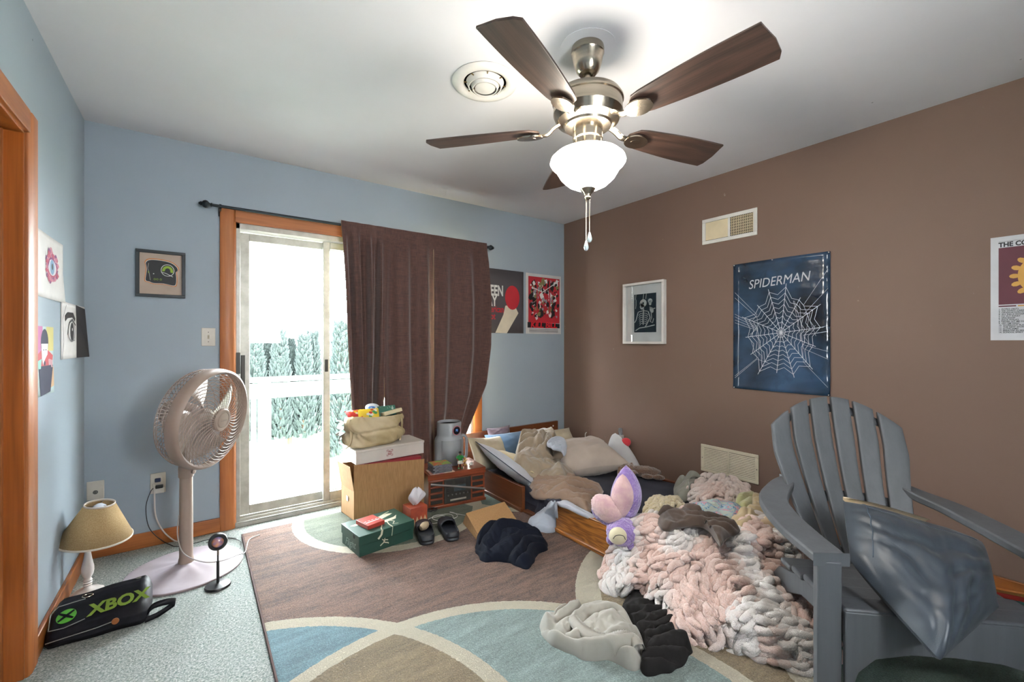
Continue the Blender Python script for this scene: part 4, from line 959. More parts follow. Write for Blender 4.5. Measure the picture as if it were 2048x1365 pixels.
# small red box on the shoe box
rb2 = thing('red_carton', 'small flat red box lying on the green shoe box', 'box', (1.335, -.765, ZR+SH+.001), math.radians(14))
M_rc = mat('carton_red', '#a3382b', .5, col2='#932f25', ns=6)
MB().bb(-.055, .055, -.065, .065, 0, .024).build('body', M_rc, rb2, bevel=.002)
pr = MB().flat([(-.045, -.03), (.045, -.028), (.045, -.02), (-.045, -.021)], .0248)
for i in range(4): pr.flat([(-.045+i*.024, -.008), (-.03+i*.024, -.008), (-.03+i*.024, -.003), (-.045+i*.024, -.003)], .0248)
pr.build('print', Wt, rb2, smooth=False)

# tissue box
tb = thing('tissue_box', 'red and orange tissue box with a white tissue pulled up', 'tissue box', (1.665, -.655, ZR), math.radians(4))
MB().bb(-.06, .06, -.056, .056, 0, .125).build('carton', mat('tissue_red', '#8e3a2c', .5, col2='#b2552f', ns=9), tb, bevel=.002)
pr = MB()
for k in range(4):
    cx = -.042+k*.028; pr.flat([(cx-.013, .0), (cx-.010, .035), (cx, .062), (cx+.010, .035), (cx+.013, 0)], .0004); pr.flat([(cx-.006, .0), (cx, .04), (cx+.006, 0)], .0008, 1)
o = pr.build('print', [mat('petal_cream', '#cdb68e', .6), mat('petal_orange', '#c06a2e', .6)], tb, smooth=False); o.matrix_local = T(0, -.0562, .005) @ RX(90)
def tis(u, v):
    a = u*2*math.pi; r = .012+.04*math.sin(min(1, v*1.25)*math.pi*.62)*(1+.3*math.sin(3*a+4*v)+.15*math.sin(7*a-5*v)); r *= 1-.75*v**5
    return (r*math.cos(a)*1.05+.012*v, r*math.sin(a)*.6, 0.122+.11*v+.006*math.sin(5*a))
MB().grid(tis, 48, 20, wrapu=True).build('tissue', mat('tissue_white', '#cfcdd2', .8, col2='#bdbcc4', bump=.3, bs=30, bd=.01), tb, angle=60)

# slide sandals
M_slide = mat('slide_black', '#161a22', .5, bump=.05)
def slide(label, near, far):
    d = (far-near); ang = math.atan2(d.y, d.x); t = thing('slide_sandal', label, 'sandal', (*((near+far)/2)[:2], ZR), ang, group='pair of black slides')
    Lh = .135
    def outline(s=1.):
        pts = [(-Lh, 0), (-Lh*.93, .034), (-Lh*.6, .046), (-.1*Lh, .047), (.4*Lh, .054), (.8*Lh, .046), (Lh, 0), (.8*Lh, -.046), (.4*Lh, -.054), (-.1*Lh, -.047), (-Lh*.6, -.046), (-Lh*.93, -.034)]
        return [(p.x*s, p.y*s) for p in smoothpts([(x, y, 0) for x, y in pts], 4, True)]
    o1 = outline(); n = len(o1)
    zs = [(0, .97), (.010, 1.02), (.020, .99), (.023, 1.03), (.040, 1.0), (.047, .95), (.036, .84), (.032, .6)]
    mb = MB(); v = []; f = []
    for z, s in zs: v += [(x*s, y*s, z+(.006*(abs(x)/Lh)**2 if z > .02 else 0)) for x, y in o1]
    for j in range(len(zs)-1):
        for i in range(n): f.append((j*n+i, j*n+(i+1) % n, (j+1)*n+(i+1) % n, (j+1)*n+i))
    f.append(tuple(range(n))[::-1]); f.append(tuple((len(zs)-1)*n+i for i in range(n)))
    mb.add(v, f).build('sole', M_slide, t, angle=40)
    def strap(u, v_):
        a = math.pi*(u); x = .008+.112*v_; hw = .053*(1-.12*abs(v_-.3)); h = .062-.022*v_
        return (x, hw*math.cos(a), .018+h*math.sin(a)**.75)
    MB().grid(strap, 25, 10).build('strap', M_slide, t, sol=.007, angle=180, bevel=.0015)
    return t
slide('left black slide sandal with a beige bundle inside', Vector((1.60, -.985, 0)), Vector((1.682, -.735, 0)))
slide('right black slide sandal of the pair, empty', Vector((1.745, -1.03, 0)), Vector((1.815, -.78, 0)))
sk_ = MB().lathe([(0, -.034), (.014, -.031), (.022, -.016), (.024, 0), (.021, .016), (.013, .03), (0, .034)], 20, M=T(1.64, -.855, ZR+.06) @ RZ(20) @ RY(80)).build('sock_ball', mat('sock_beige', '#a8957a', .9, bump=.3, bs=200))
tag(sk_, 'rolled beige sock resting in the left slide', 'sock')

# ------------------------------------------------------------------ wooden stereo with things on top
M_ster = wood('stereo_cherry', '#8a3f22', '#5f2712', 'x', 1.2, .35, .35, 8)
M_spk = mat('speaker_cloth', '#2c2924', .9, bump=.4, bs=500); M_panel = mat('stereo_panel', '#3b3935', .45, .3)
ST = thing('stereo_cabinet', 'cherry wood retro stereo with dark control panel by the bed', 'stereo', (2.068, -.385, ZR), math.radians(-7))
sw, sd, sh_ = .44, .30, .25
MB().bb(-sw/2, sw/2, -sd/2, sd/2, 0, sh_-.045).build('body', M_ster, ST, bevel=.003)
MB().bb(-sw/2-.006, sw/2+.006, -sd/2-.006, sd/2+.004, sh_-.043, sh_).build('lid', M_ster, ST, bevel=.003)
MB().bb(-sw/2-.008, sw/2+.008, -sd/2-.008, sd/2, 0, .02).build('plinth', M_ster, ST, bevel=.003)
yf = -sd/2
cp = MB().bb(-.105, .105, yf-.006, yf, .024, sh_-.05).build('control_panel', M_panel, ST, bevel=.003)
MB().bb(-.03, .06, yf-.008, yf-.006, .105, .15).build('display', mat('lcd', '#59646a', .2, col2='#3f4a50', ns=9), cp)
MB().bb(-.09, -.04, yf-.008, yf-.006, .155, .19).bb(-.02, .05, yf-.008, yf-.006, .16, .195).bb(.065, .095, yf-.008, yf-.006, .115, .185).build('dial_window', MATS['slot_dark'], cp)
MB().bb(-.06, .065, yf-.010, yf-.006, .04, .052).build('disc_tray', mat('tray_silver', '#b3aca0', .4, .3), cp, bevel=.001)
for k in range(6): MB().lathe([(0, .008), (.005, .007), (.006, 0)], 12, M=T(-.075+k*.03, yf-.006, .083) @ RX(90)).build('button', MATS['aluminium_dark'], cp)
for k in range(4): MB().bb(-.09, -.065, yf-.009, yf-.006, .10+k*.014, .107+k*.014).build('button', M_blk, cp)
for sx in (-1, 1):
    for k in range(4):
        z = .035+k*.043; x0_, x1_ = (sx*.117, sx*.205) if sx > 0 else (-.205, -.117)
        MB().bb(x0_, x1_, yf-.003, yf, z, z+.026).build('speaker_slot', M_spk, ST, bevel=.001)
        MB().bb(x0_-.003, x1_+.003, yf-.007, yf, z+.027, z+.036).build('slot_ledge', M_ster, ST, bevel=.002)
ZS = ZR+sh_+.001
# air purifier
ap = thing('air_purifier', 'grey cylindrical air purifier with round display on the stereo', 'air purifier', (2.10, -.305, ZS), math.radians(-25-22))
M_apg = mat('purifier_grey', '#8c8f93', .4, col2='#85888c', ns=3)
MB().lathe([(.104, 0), (.112, .006), (.112, .175), (.108, .195), (.096, .215), (.094, .23), (.094, .318), (.090, .323), (.087, .318), (.086, .30)], 48, caps=False).build('body', M_apg, ap, angle=40)
MB().lathe([(0, .302), (.087, .302)], 40).build('top_grille', M_blk, ap)
MB().lathe([(0, 0), (.0, 0), (.099, 0)], 40).build('underside', M_blk, ap)
def shell(u, v):
    a = math.radians(-150+70*u); r = .103; return (r*math.cos(a), r*math.sin(a), .0+.215*v)
MB().grid(lambda u, v: (.082*math.cos(math.radians(-95+60*u)), .082*math.sin(math.radians(-95+60*u)), .226+.088*v) if False else (.1135*math.cos(math.radians(-100+85*u)), .1135*math.sin(math.radians(-100+85*u)), .004+.19*v), 16, 3).build('front_panel', mat('purifier_dark', '#7f8286', .4), ap, sol=.002)
DM = RZ(-35) @ T(.097, 0, .266) @ RY(90)
dd = MB().lathe([(0, 0), (.036, 0), (.036, .004), (.031, .0045)], 32, M=DM, caps=False).build('display_ring', mat('ring_pink', '#b46a72', .4), ap)
MB().lathe([(0, .0045), (.031, .0044)], 32, M=DM).build('display', mat('display_navy', '#10131c', .15), ap)
text('display_digits', '72', .022, mat('digits_blue', '#5f93d8', .4, emit=1.2), dd, 0, -.006, .005, 'CENTER', M=DM @ RZ(90))
hd = MB().tube(smoothpts([(.11, 0, .03), (.135, 0, .04), (.14, 0, .1), (.138, 0, .18), (.12, 0, .205), (.1, 0, .21)], 6), .011, 10, M=RZ(28)).build('handle', M_apg, ap)
# disc cases
M_case = mat('case_spine', '#7f7f86', .4, col2='#34343c', ns=60, stretch=(1, 1, 12)); M_cov = mat('case_cover', '#b5502f', .35, col2='#7fa04a', ns=30, nd=2, lohi=(.45, .55))
for k in range(5):
    rz = (-6, -2, -8, -3, -7)[k]
    t = thing('disc_case', ('bottom', 'second', 'third', 'fourth', 'top')[k]+(' plastic disc case in the stack on the stereo' if k < 4 else ' disc case of the stack, with a colourful cover, on the stereo'), 'disc case', (1.94+.004*(k % 2), -.465, ZS+k*.0115), math.radians(rz), group='disc cases on the stereo')
    MB().bb(-.071, .071, -.0625, .0625, 0, .0108).build('case', M_case, t, bevel=.001)
    if k == 4: MB().flat([(-.066, -.058), (.068, -.058), (.068, .058), (-.066, .058)], .0112).build('cover', M_cov, t, smooth=False)
mg = MB().bb(-.09, .09, -.065, .065, 0, .004).build('magazine', mat('mag_cover', '#9a4a58', .35, col2='#c9b9a0', ns=20), None)
mg.location = (1.942, -.468, ZS-.0035); mg.rotation_euler = (0, 0, math.radians(-9)); tag(mg, 'thin colourful booklet under the disc cases on the stereo', 'booklet'); mg.location.z = ZS
for o in bpy.data.objects:
    if o.name.startswith('disc_case'): o.location.z += .0046
# figurine
fg_ = thing('figurine', 'small standing figurine in a green shirt and white shorts on the stereo', 'figurine', (2.095, -.49, ZS), math.radians(-20))
M_sk = mat('figure_skin', '#8a5a3f', .5)
def skinned(name, pts, edges, mats, parent, sub=2):
    me = bpy.data.meshes.new(name); me.from_pydata([p[:3] for p in pts], edges, []); o = bpy.data.objects.new(name, me); COL.objects.link(o)
    bm_o = o.modifiers.new('skin', 'SKIN'); o.modifiers.new('s', 'SUBSURF').levels = sub; o.modifiers['s'].render_levels = sub
    bpy.context.view_layer.objects.active = o
    if not me.skin_vertices: me.attributes  # layer comes with the modifier below
    if len(me.skin_vertices) == 0:
        import bmesh
        b = bmesh.new(); b.from_mesh(me); b.verts.layers.skin.verify(); b.to_mesh(me); b.free()
    for i, p in enumerate(pts):
        me.skin_vertices[0].data[i].radius = (p[3], p[3] if len(p) < 5 else p[4])
    me.skin_vertices[0].data[0].use_root = True
    me.materials.append(mats); o.parent = parent; return o
skinned('body', [(0, 0, .062, .011), (0, 0, .085, .013), (0, 0, .098, .006), (0, 0, .112, .010), (-.007, 0, .05, .007), (-.012, -.004, .028, .005), (-.012, 0, .004, .005), (.007, 0, .05, .007), (.014, .004, .028, .005), (.014, 0, .004, .005), (-.017, 0, .088, .005), (-.024, -.008, .07, .0042), (-.014, -.02, .062, .004), (.017, 0, .088, .005), (.026, -.006, .072, .0042), (.03, -.02, .066, .004)],
        [(0, 1), (1, 2), (2, 3), (0, 4), (4, 5), (5, 6), (0, 7), (7, 8), (8, 9), (1, 10), (10, 11), (11, 12), (1, 13), (13, 14), (14, 15)], M_sk, fg_)
MB().lathe([(.0125, .056), (.0165, .066), (.019, .08), (.0185, .092), (.009, .099)], 16, M=Matrix.Diagonal((1.15, .85, 1, 1))).tube([(-.015, 0, .09), (-.024, -.006, .077)], [.0085, .0075], 8).tube([(.015, 0, .09), (.025, -.005, .078)], [.0085, .0075], 8).build('shirt', mat('figure_green', '#1f7a35', .5), fg_)
MB().lathe([(.0165, .036), (.0165, .05), (.0145, .06)], 14, M=Matrix.Diagonal((1.2, .85, 1, 1))).build('shorts', mat('figure_white', '#c2c2b8', .5), fg_)
MB().lathe([(.0105, .113), (.0115, .118), (.0085, .126), (0, .128)], 12).build('hair', M_blk, fg_)
MB().bb(-.018, -.006, -.014, .006, 0, .007).bb(.008, .02, -.014, .006, 0, .007).build('shoes', mat('figure_shoe', '#2a7a48', .4), fg_, bevel=.002)
f2 = thing('figurine', 'tiny tan and gold figurine behind the green-shirted one on the stereo', 'figurine', (2.165, -.44, ZS))
MB().lathe([(.012, 0), (.013, .006), (.006, .01), (.009, .025), (.011, .034), (.005, .042), (.009, .05), (.008, .058), (0, .062)], 14).build('body', mat('figure_tan', '#9a6b45', .5, col2='#c9a34a', ns=60), f2)
MB().tube([(-.01, 0, .034), (-.022, -.004, .026)], .004, 6).tube([(.01, 0, .034), (.02, -.004, .044)], .004, 6).build('arm', MATS['figure_tan'], f2)
ec = thing('earbud_case', 'small white earbud case lying on the stereo', 'case', (2.2, -.47, ZS), math.radians(50))
MB().lathe([(0, -.022), (.008, -.02), (.0115, -.01), (.0115, .01), (.008, .02), (0, .022)], 16, M=T(0, 0, .0095) @ Matrix.Diagonal((1, 1, .8, 1)) @ RY(90)).build('shell', mat('earbud_white', '#c9c4bd', .3), ec)
MB().tube([(0, .0117*math.cos(a), .0095+.0095*math.sin(a)) for a in np.linspace(0, 6.28, 20)[:-1]], .0006, 4, closed=True).build('seam', M_alud, ec)
# metal bar leaning across the stereo front
br = MB().tube([tuple(fl(857, 964, .195)+Vector((-.03, -.10, .01))), tuple(at(970, 978, 1, -.60))], .0075, 4).build('metal_bar', mat('bar_grey', '#8d8887', .4, .5), None, smooth=False)
tag(br, 'thin grey metal bar leaning across the front of the stereo', 'bar')

# open cardboard box on the rug, white cable coil
cbx = thing('cardboard_carton', 'opened brown cardboard carton lying on the rug beside the dark shirt', 'box', (1.90, -.98, ZR))
P = [fl(932, 1027, .095), fl(1009, 1004, .12), fl(1037, 1045, .045), fl(957, 1072, .04)]
base = Vector((1.90, -.98, ZR))
def plate(pts, name, th=.004):
    v = [p-base for p in pts]; n = (v[1]-v[0]).cross(v[3]-v[0]).normalized()*th
    MB().add([tuple(p) for p in v]+[tuple(p-n) for p in v], [(0, 1, 2, 3), (7, 6, 5, 4), (0, 4, 5, 1), (1, 5, 6, 2), (2, 6, 7, 3), (3, 7, 4, 0)]).build(name, M_card, cbx, smooth=False)
plate(P[::-1], 'flap')
G = [fl(926, 1046, ZR+.004), fl(957, 1084, ZR+.004), P[3], P[0]]
plate(G, 'side_panel'); plate([G[0], G[1], fl(1040, 1056, ZR+.006), fl(1012, 1022, ZR+.006)], 'bottom_panel')
cl = smoothpts([(1.80+.07*math.cos(a)*(1+.15*math.sin(2.3*a))+.006*a, -.70+.06*math.sin(a)+.01*math.sin(3.1*a), ZR+.003+.001*a) for a in np.linspace(0, 13.5, 34)]+[(1.98, -.72, ZR+.004), (2.03, -.78, ZR+.004)], 3)
tag(MB().tube(cl, .0018, 5).build('charging_cable', MATS['cord_white']), 'coiled thin white cable on the rug behind the slides', 'cable')
# ------------------------------------------------------------------ cloth: a small position-based solver
def vnoise(x, y, s=0):
    return (np.sin(x*1.7+s)+np.sin(y*2.3+1.3*s)+np.sin((x+y)*1.1+2.1*s)+np.sin((x-1.7*y)*1.9+.7*s)+np.sin((2.7*x+.8*y)+3.1*s))/5
from mathutils import noise as mnoise
def nz(x, y, z=0.): return mnoise.noise(Vector((x, y, z)))
class Heap:
    """A soft pile: an outline of (x, y, z) points, a centre, a height, and rounded folds with sharp valleys."""
    def __init__(s, outline, centre, hgt, freq=9., amp=.03, seed=0, p=3., q=.6, wob=.012, dirs=None):
        s.O = smoothpts(outline, 8, True); s.C = Vector(centre); s.h = hgt; s.fr = freq; s.am = amp; s.sd = seed*7.31; s.p = p; s.q = q; s.wob = wob
        rs = random.Random(seed); s.dirs = dirs or [rs.uniform(0, 3.14) for _ in range(3)]
        s.ph = [rs.uniform(0, 6.28) for _ in range(3)]
    def fold(s, x, y):
        w1 = nz(x*2.7, y*2.7, s.sd); w2 = nz(x*2.7+9, y*2.7-4, s.sd+2)
        X = x+.24*w1+.05*nz(x*8, y*8, s.sd+6); Y = y+.24*w2+.05*nz(x*8+3, y*8, s.sd+7); out = []
        for k in (0, 1):
            th = s.dirs[0]+1.25*k; t = X*math.cos(th)+Y*math.sin(th); al = Y*math.cos(th)-X*math.sin(th)
            v = abs(math.sin(math.pi*s.fr*(1+.2*k)*t+s.ph[k]+1.3*nz(al*3.2, t*1.5, s.sd+k)))**.75
            out.append(v*(.5+.9*abs(nz(x*4.1, y*4.1, s.sd+4+k)))+.16*abs(nz(t*34, al*9, s.sd)))
        m = max(0., min(1., (nz(x*3.4, y*3.4, s.sd+9)-.02)/.22)); m = m*m*(3-2*m)
        return out[0]*(1-m)+out[1]*m
    def pt(s, r, a):
        n = len(s.O); i = (a % 1.)*n; j = int(i); f = i-j; o = s.O[j % n].lerp(s.O[(j+1) % n], f)
        k = 1+s.wob*4*nz(9*a, s.sd)*0; q = s.C.lerp(o, r)
        e = max(0., 1-r**s.p)**s.q
        z = q.z+s.h*e*(.72+.5*nz(q.x*3, q.y*3, s.sd+8))+s.am*s.fold(q.x, q.y)*min(1., 1.6*(1-r**8))
        z += .25*s.am*abs(nz(q.x*26, q.y*26, s.sd))*e
        d = (o-s.C); d.z = 0
        if d.length > 0 and r > .8: q = q+d.normalized()*s.wob*nz(q.x*22, q.y*22, s.sd)*((r-.8)/.2)
        return Vector((q.x, q.y, z))
    def mesh(s, nr=34, na=150):
        mb = MB(); v = [s.pt(0, 0)]; f = []
        rr = [((i+1)/nr)**.8 for i in range(nr)]
        for r in rr: v += [s.pt(r, j/na) for j in range(na)]
        v += [p-Vector((0, 0, .012))+(s.C-p)*.03 for p in v[-na:]]
        f += [(0, 1+j, 1+(j+1) % na) for j in range(na)]
        for i in range(nr):
            for j in range(na):
                a0 = 1+i*na+j; b0 = 1+i*na+(j+1) % na; f.append((a0, a0+na, b0+na, b0))
        f.append(tuple(1+nr*na+j for j in range(na))[::-1])
        return mb.add([tuple(p) for p in v], f)
def P3(pts, zoom, z):
    """Outline pixels (given in a crop's own pixels: origin, scale) on the plane z, or at each point's own height."""
    x0, y0, k = zoom; return [fl(x0+k*p[0], y0+k*p[1], p[2] if len(p) > 2 else z) for p in pts]
Z2 = (900, 820, .2344); Z5 = (1180, 840, .249); Z6 = (1040, 1000, .3223); Z1 = (0, 0, 1.)
def centre(pts): return sum(pts, Vector())/len(pts)
def heap_obj(name, label, cat, pts, mat_, hgt, freq=9., amp=.03, seed=0, c=None, nr=34, na=150, group=None, **k):
    c = c or centre(pts); base = Vector((c.x, c.y, min(p.z for p in pts))); H_ = Heap([p-base for p in pts], c-base, hgt, freq, amp, seed, **k)
    o = H_.mesh(nr, na).build(name, mat_, None, angle=180); o.location = base; tag(o, label, cat, group); return o
def fabric(name, c, c2=None, ns=5, bs=420, bump=.2, sheen=.25, rough=.85, **k): return mat(name, c, rough, col2=c2, ns=ns, bump=bump, bs=bs, bd=.0015, sheen=sheen, **k)

# ------------------------------------------------------------------ bed
M_bed = wood('bed_brown', '#7a4322', '#5a2c12', 'x', 1., .35, .3, 7); M_bedy = wood('bed_brown_side', '#6b3a1e', '#4e2712', 'y', 1., .35, .3, 7)
M_oak = wood('bed_oak', '#b0702f', '#5e3210', 'y', 2.2, .35, .3, 11, 5.)
BX0, BX1, BY0, BZ = 2.352, 3.48, -2.02, .14
bed = thing('platform_bed', 'low brown wood bed frame with headboard and a broken side rail', 'bed', (BX0, 0, 0))
MB().bb(0, BX1-BX0, -.05, -.022, .013, .405).build('headboard', M_bed, bed, bevel=.004)
for x in (.05, 1.06): MB().lathe([(0, .003), (.007, .002), (.008, 0)], 12, M=T(x, -.05, .36) @ RX(90)).build('screw_cap', Wt, bed)
r1 = MB().bb(-.004, .022, -.925, -.052, .013, .192).build('side_rail', M_bedy, bed, bevel=.003)
MB().bb(-.016, -.004, -.925, -.052, .013, .04).build('rail_foot', M_bedy, r1, bevel=.003)
r2 = MB().bb(-.012, .014, -1.98, -1.285, .013, .192).build('side_rail', M_oak, bed, bevel=.003); tag(r2, 'loose oak grained front section of the side rail')
MB().bb(-.026, -.012, -1.98, -1.285, .013, .036).build('rail_foot', M_oak, r2, bevel=.003)
MB().bb(.0, .09, -1.29, -.93, .013, .03).build('floor_board', M_bedy, bed, bevel=.003)
MB().bb(BX1-BX0-.02, BX1-BX0, -1.98, -.052, .013, .13).build('side_rail', M_bedy, bed, bevel=.003)
MB().bb(.022, BX1-BX0-.02, -2.0, -1.98, .013, .13).build('foot_rail', M_bedy, bed, bevel=.003)
M_navy = fabric('sheet_navy', '#262838', '#1d1f2c', ns=3, sheen=.03)
def mat_h(x, y): return BZ+.012*vnoise(x*5, y*5, 2)+.008*vnoise(x*14, y*9, 5)
mt = thing('mattress', 'thin mattress in a dark navy fitted sheet on the low bed', 'mattress', (0, 0, 0))
def mtop(u, v):
    x = BX0+.035+u*(BX1-BX0-.065); y = -.06-v*1.90; e = min(u, 1-u, v, 1-v)
    z = mat_h(x, y)*(1 if e > .03 else .55+.45*math.sqrt(max(0, e/.03)))
    return (x, y, float(z))
g_ = MB().grid(mtop, 60, 90); g_.bb(BX0+.036, BX1-.031, -1.958, -.062, .015, .08)
g_.build('sheet', M_navy, mt, angle=60)
# navy sheet sagging through the gap of the side rail
heap_obj('loose_sheet', 'navy sheet corner sagging through the gap of the side rail', 'sheet', P3([(640, 660, .17), (690, 690, .17), (800, 730, .17), (1000, 770, .18), (900, 830, .16), (840, 860, .09), (740, 895, .03), (645, 800, .035)], Z2, .1), M_navy, .01, 9, .03, 4)

def pillow(name, label, c, size, rot, m, cat='pillow', piping=None, seed=0, pinch=.12, wr=.006, group=None):
    t = thing(name, label, cat, c, rot=Euler([math.radians(a) for a in rot]), group=group)
    w, l, h = size[0]/2, size[1]/2, size[2]/2
    def f(u, v, s):
        a, b = 2*u-1, 2*v-1
        x = w*a*(1-pinch*(1-abs(a))*0-pinch*.6*b*b*abs(a)**3*0); x = w*a*(1-pinch*(1-b*b)*a*a*.9); y = l*b*(1-pinch*(1-a*a)*b*b*.9)
        e = max(0, (1-abs(a)**2.6))*max(0, (1-abs(b)**2.6)); z = s*h*e**.55
        z += wr*vnoise(np.float64(a*5), np.float64(b*5), seed+s)*e+wr*.5*vnoise(np.float64(a*13), np.float64(b*11), seed+3*s)*e
        return (x, y, float(z))
    MB().grid(lambda u, v: f(u, v, 1), 30, 30).grid(lambda u, v: f(u, v, -1), 30, 30).build('cover', m, t, angle=80)
    if piping is not None:
        n = 24; ed = [f(i/n, 0, 1) for i in range(n)]+[f(1, i/n, 1) for i in range(n)]+[f(1-i/n, 1, 1) for i in range(n)]+[f(0, 1-i/n, 1) for i in range(n)]
        MB().tube(ed, .0035, 6, closed=True).build('piping', piping, t)
    return t
M_crm = fabric('pillow_cream', '#bcb096', '#ada086'); M_yel = fabric('pillow_straw', '#b8a67e', '#a9966c'); M_pblue = fabric('pillow_blue', '#4a6784', '#3d5872'); M_pw = fabric('pillow_white', '#b9bcc4', '#aeb1ba', ns=60, stretch=(8, .2, 1))
M_navp = mat('piping_navy', '#343a4d', .7)
pillow('bed_pillow', 'cream pillow standing in the headboard corner beside the purifier', (2.50, -.28, .27), (.46, .30, .12), (62, 8, 18), M_crm, seed=1)
pillow('bed_pillow', 'blue pillow against the headboard behind the cream pillows', (2.80, -.19, .27), (.50, .28, .13), (55, 0, -4), M_pblue, seed=2)
pillow('bed_pillow', 'straw coloured pillow under the tan blanket', (2.64, -.55, .205), (.40, .58, .12), (8, 24, 10), M_yel, seed=3)
pillow('bed_pillow', 'white striped pillow with navy piping leaning over the side rail', (2.455, -.62, .245), (.34, .60, .11), (14, 36, 8), M_pw, piping=M_navp, seed=4)
pillow('bed_pillow', 'beige pillow at the wall end of the headboard', (3.30, -.23, .24), (.44, .3, .13), (45, 0, -8), M_crm, seed=6)
pillow('bed_pillow', 'small mauve cushion behind the blue pillow on the headboard', (2.72, -.10, .36), (.26, .16, .07), (75, 0, 0), fabric('cushion_mauve', '#6a5a66', '#5a4c58'), seed=8)
M_wcomf = fabric('comforter_white', '#b7a99c', '#a89a8e', ns=4)
pillow('bed_pillow', 'big pale beige pillow beside the white toy pillow', (3.08, -.80, .265), (.60, .52, .25), (8, -4, -24), M_wcomf, seed=9, wr=.016, pinch=.2)

# blankets on the bed
M_tan = fabric('blanket_tan', '#93826c', '#7f6f5b', ns=6, bump=.35, bs=250, sheen=.5); M_tan2 = fabric('sheet_tan', '#8d7460', '#7c6453', ns=3)
heap_obj('fleece_blanket', 'crumpled tan fleece blanket heaped over the bed pillows', 'blanket', P3([(545, 480, .27), (570, 330, .33), (600, 235, .40), (700, 205, .42), (830, 215, .42), (900, 290, .36), (985, 350, .33), (1005, 430, .28), (960, 500, .22), (1080, 600, .16), (1050, 650, .16), (900, 665, .16), (770, 600, .20), (690, 570, .22), (600, 510, .25)], Z2, .3), M_tan, .045, 9, .07, 11, nr=44, na=200)
heap_obj('top_sheet', 'brownish tan top sheet bunched at the middle of the bed', 'sheet', P3([(678, 690, .15), (700, 610, .17), (790, 560, .19), (1000, 555, .17), (1080, 610, .16), (1090, 640, .155), (1300, 680, .16), (1240, 790, .18), (1190, 875, .19), (1100, 825, .20), (990, 775, .20), (830, 760, .17), (710, 750, .15)], Z2, .17), M_tan2, .025, 8, .055, 21, nr=38, na=180)
heap_obj('pale_towel', 'pale blue-white towel on top of the tan blanket', 'towel', P3([(828, 300), (850, 270), (900, 250), (970, 260), (1000, 330), (975, 390), (950, 350), (890, 335)], Z2, .40), fabric('towel_pale', '#aab1bd', '#9aa1ae', bump=.4, bs=200), .03, 11, .03, 31, nr=20, na=90)
heap_obj('folded_throw', 'small tan throw rolled against the headboard top', 'throw', P3([(715, 205), (760, 185), (850, 168), (898, 205), (890, 225), (800, 220), (745, 222)], Z2, .40), M_tan, .03, 10, .025, 33, nr=18, na=80)
heap_obj('pale_sheet', 'pale grey-blue sheet bunched at the end of the oak rail', 'sheet', P3([(665, 965, .014), (715, 920, .03), (800, 865, .08), (905, 795, .21), (918, 900, .12), (915, 1000, .03), (870, 1052, .014), (780, 1042, .014), (700, 1022, .014)], Z2, .05), fabric('sheet_pale', '#9da4b0', '#8d94a0'), .035, 10, .03, 41, nr=26, na=120)
heap_obj('white_cloth', 'thin white cloth lying along the top of the oak rail', 'cloth', P3([(915, 785, .2), (1010, 790, .2), (1120, 850, .2), (1228, 905, .19), (1225, 930, .19), (1110, 885, .2), (1000, 835, .2), (930, 808, .2)], Z2, .2), fabric('cloth_white', '#b8bcc8', '#a8acb8'), .012, 9, .012, 43, nr=14, na=90)
# clothes on the rug
M_dshirt = fabric('shirt_navy', '#0f1421', '#0b0f19', ns=4, sheen=.01, spec=.15, bump=.12)
heap_obj('dark_shirt', 'dark navy shirt crumpled on the rug in front of the cardboard carton', 'shirt', P3([(212, 1165, .02), (245, 1060, .05), (290, 1000, .08), (370, 955, .10), (530, 955, .09), (600, 975, .07), (700, 1010, .03), (790, 1090), (838, 1185), (750, 1240), (675, 1360), (560, 1335), (480, 1300), (300, 1300), (235, 1240)], Z2, .013), M_dshirt, .02, 13, .045, 53, nr=44, na=200)
M_grey = fabric('sweatpants_grey', '#9a968d', '#88847c', ns=5, bump=.25, bs=300)
gp_ = P3([(128, 770), (180, 715), (320, 660), (380, 690), (560, 705), (660, 735), (750, 850), (768, 960), (740, 1060), (680, 1065), (560, 1005), (430, 1000), (330, 965), (200, 905), (140, 850)], Z6, .013)
gc = centre(gp_); base = Vector((gc.x, gc.y, .013)); GH = Heap([p-base for p in gp_], Vector((0, 0, 0)), .03, 9, .062, 66)
sp = thing('sweatpants', 'light grey sweatpants crumpled on the rug', 'pants', base)
GH.mesh(44, 200).build('fabric', M_grey, sp, angle=180)
wb_pts = P3([(330, 680), (385, 740), (470, 790), (560, 800), (640, 780), (700, 800), (740, 850)], Z6, .11)
wbp = smoothpts([p-base for p in wb_pts], 12); mb = MB(); v = []; n = len(wbp)
for i, p in enumerate(wbp):
    t = (wbp[min(i+1, n-1)]-wbp[max(0, i-1)]).normalized(); nn = Vector((-t.y, t.x, 0)); rib = .0035*(i % 2); zc = p.z-.03
    for wv, dz in ((-.022, -.02), (-.015, -.002+rib), (0, .001+rib), (.015, -.002+rib), (.022, -.02)): v.append(tuple(Vector((p.x, p.y, zc+dz))+nn*wv))
mb.add(v, [(5*i+k, 5*i+k+1, 5*i+k+6, 5*i+k+5) for i in range(n-1) for k in range(4)]); mb.build('waistband', M_grey, sp, angle=180, sol=.003)
M_char = fabric('sweatpants_charcoal', '#1f1d1d', '#171616', ns=5, sheen=.02, spec=.15)
heap_obj('charcoal_pants', 'charcoal sweatpants crumpled between the grey pair and the knit blanket', 'pants', P3([(632, 680), (690, 575), (790, 610), (880, 670), (955, 770), (960, 840), (1060, 900), (1055, 980), (980, 1055), (850, 1090), (780, 1098), (745, 1050), (770, 950), (750, 860), (665, 750)], Z6, .013), M_char, .02, 13, .045, 71, nr=44, na=200)
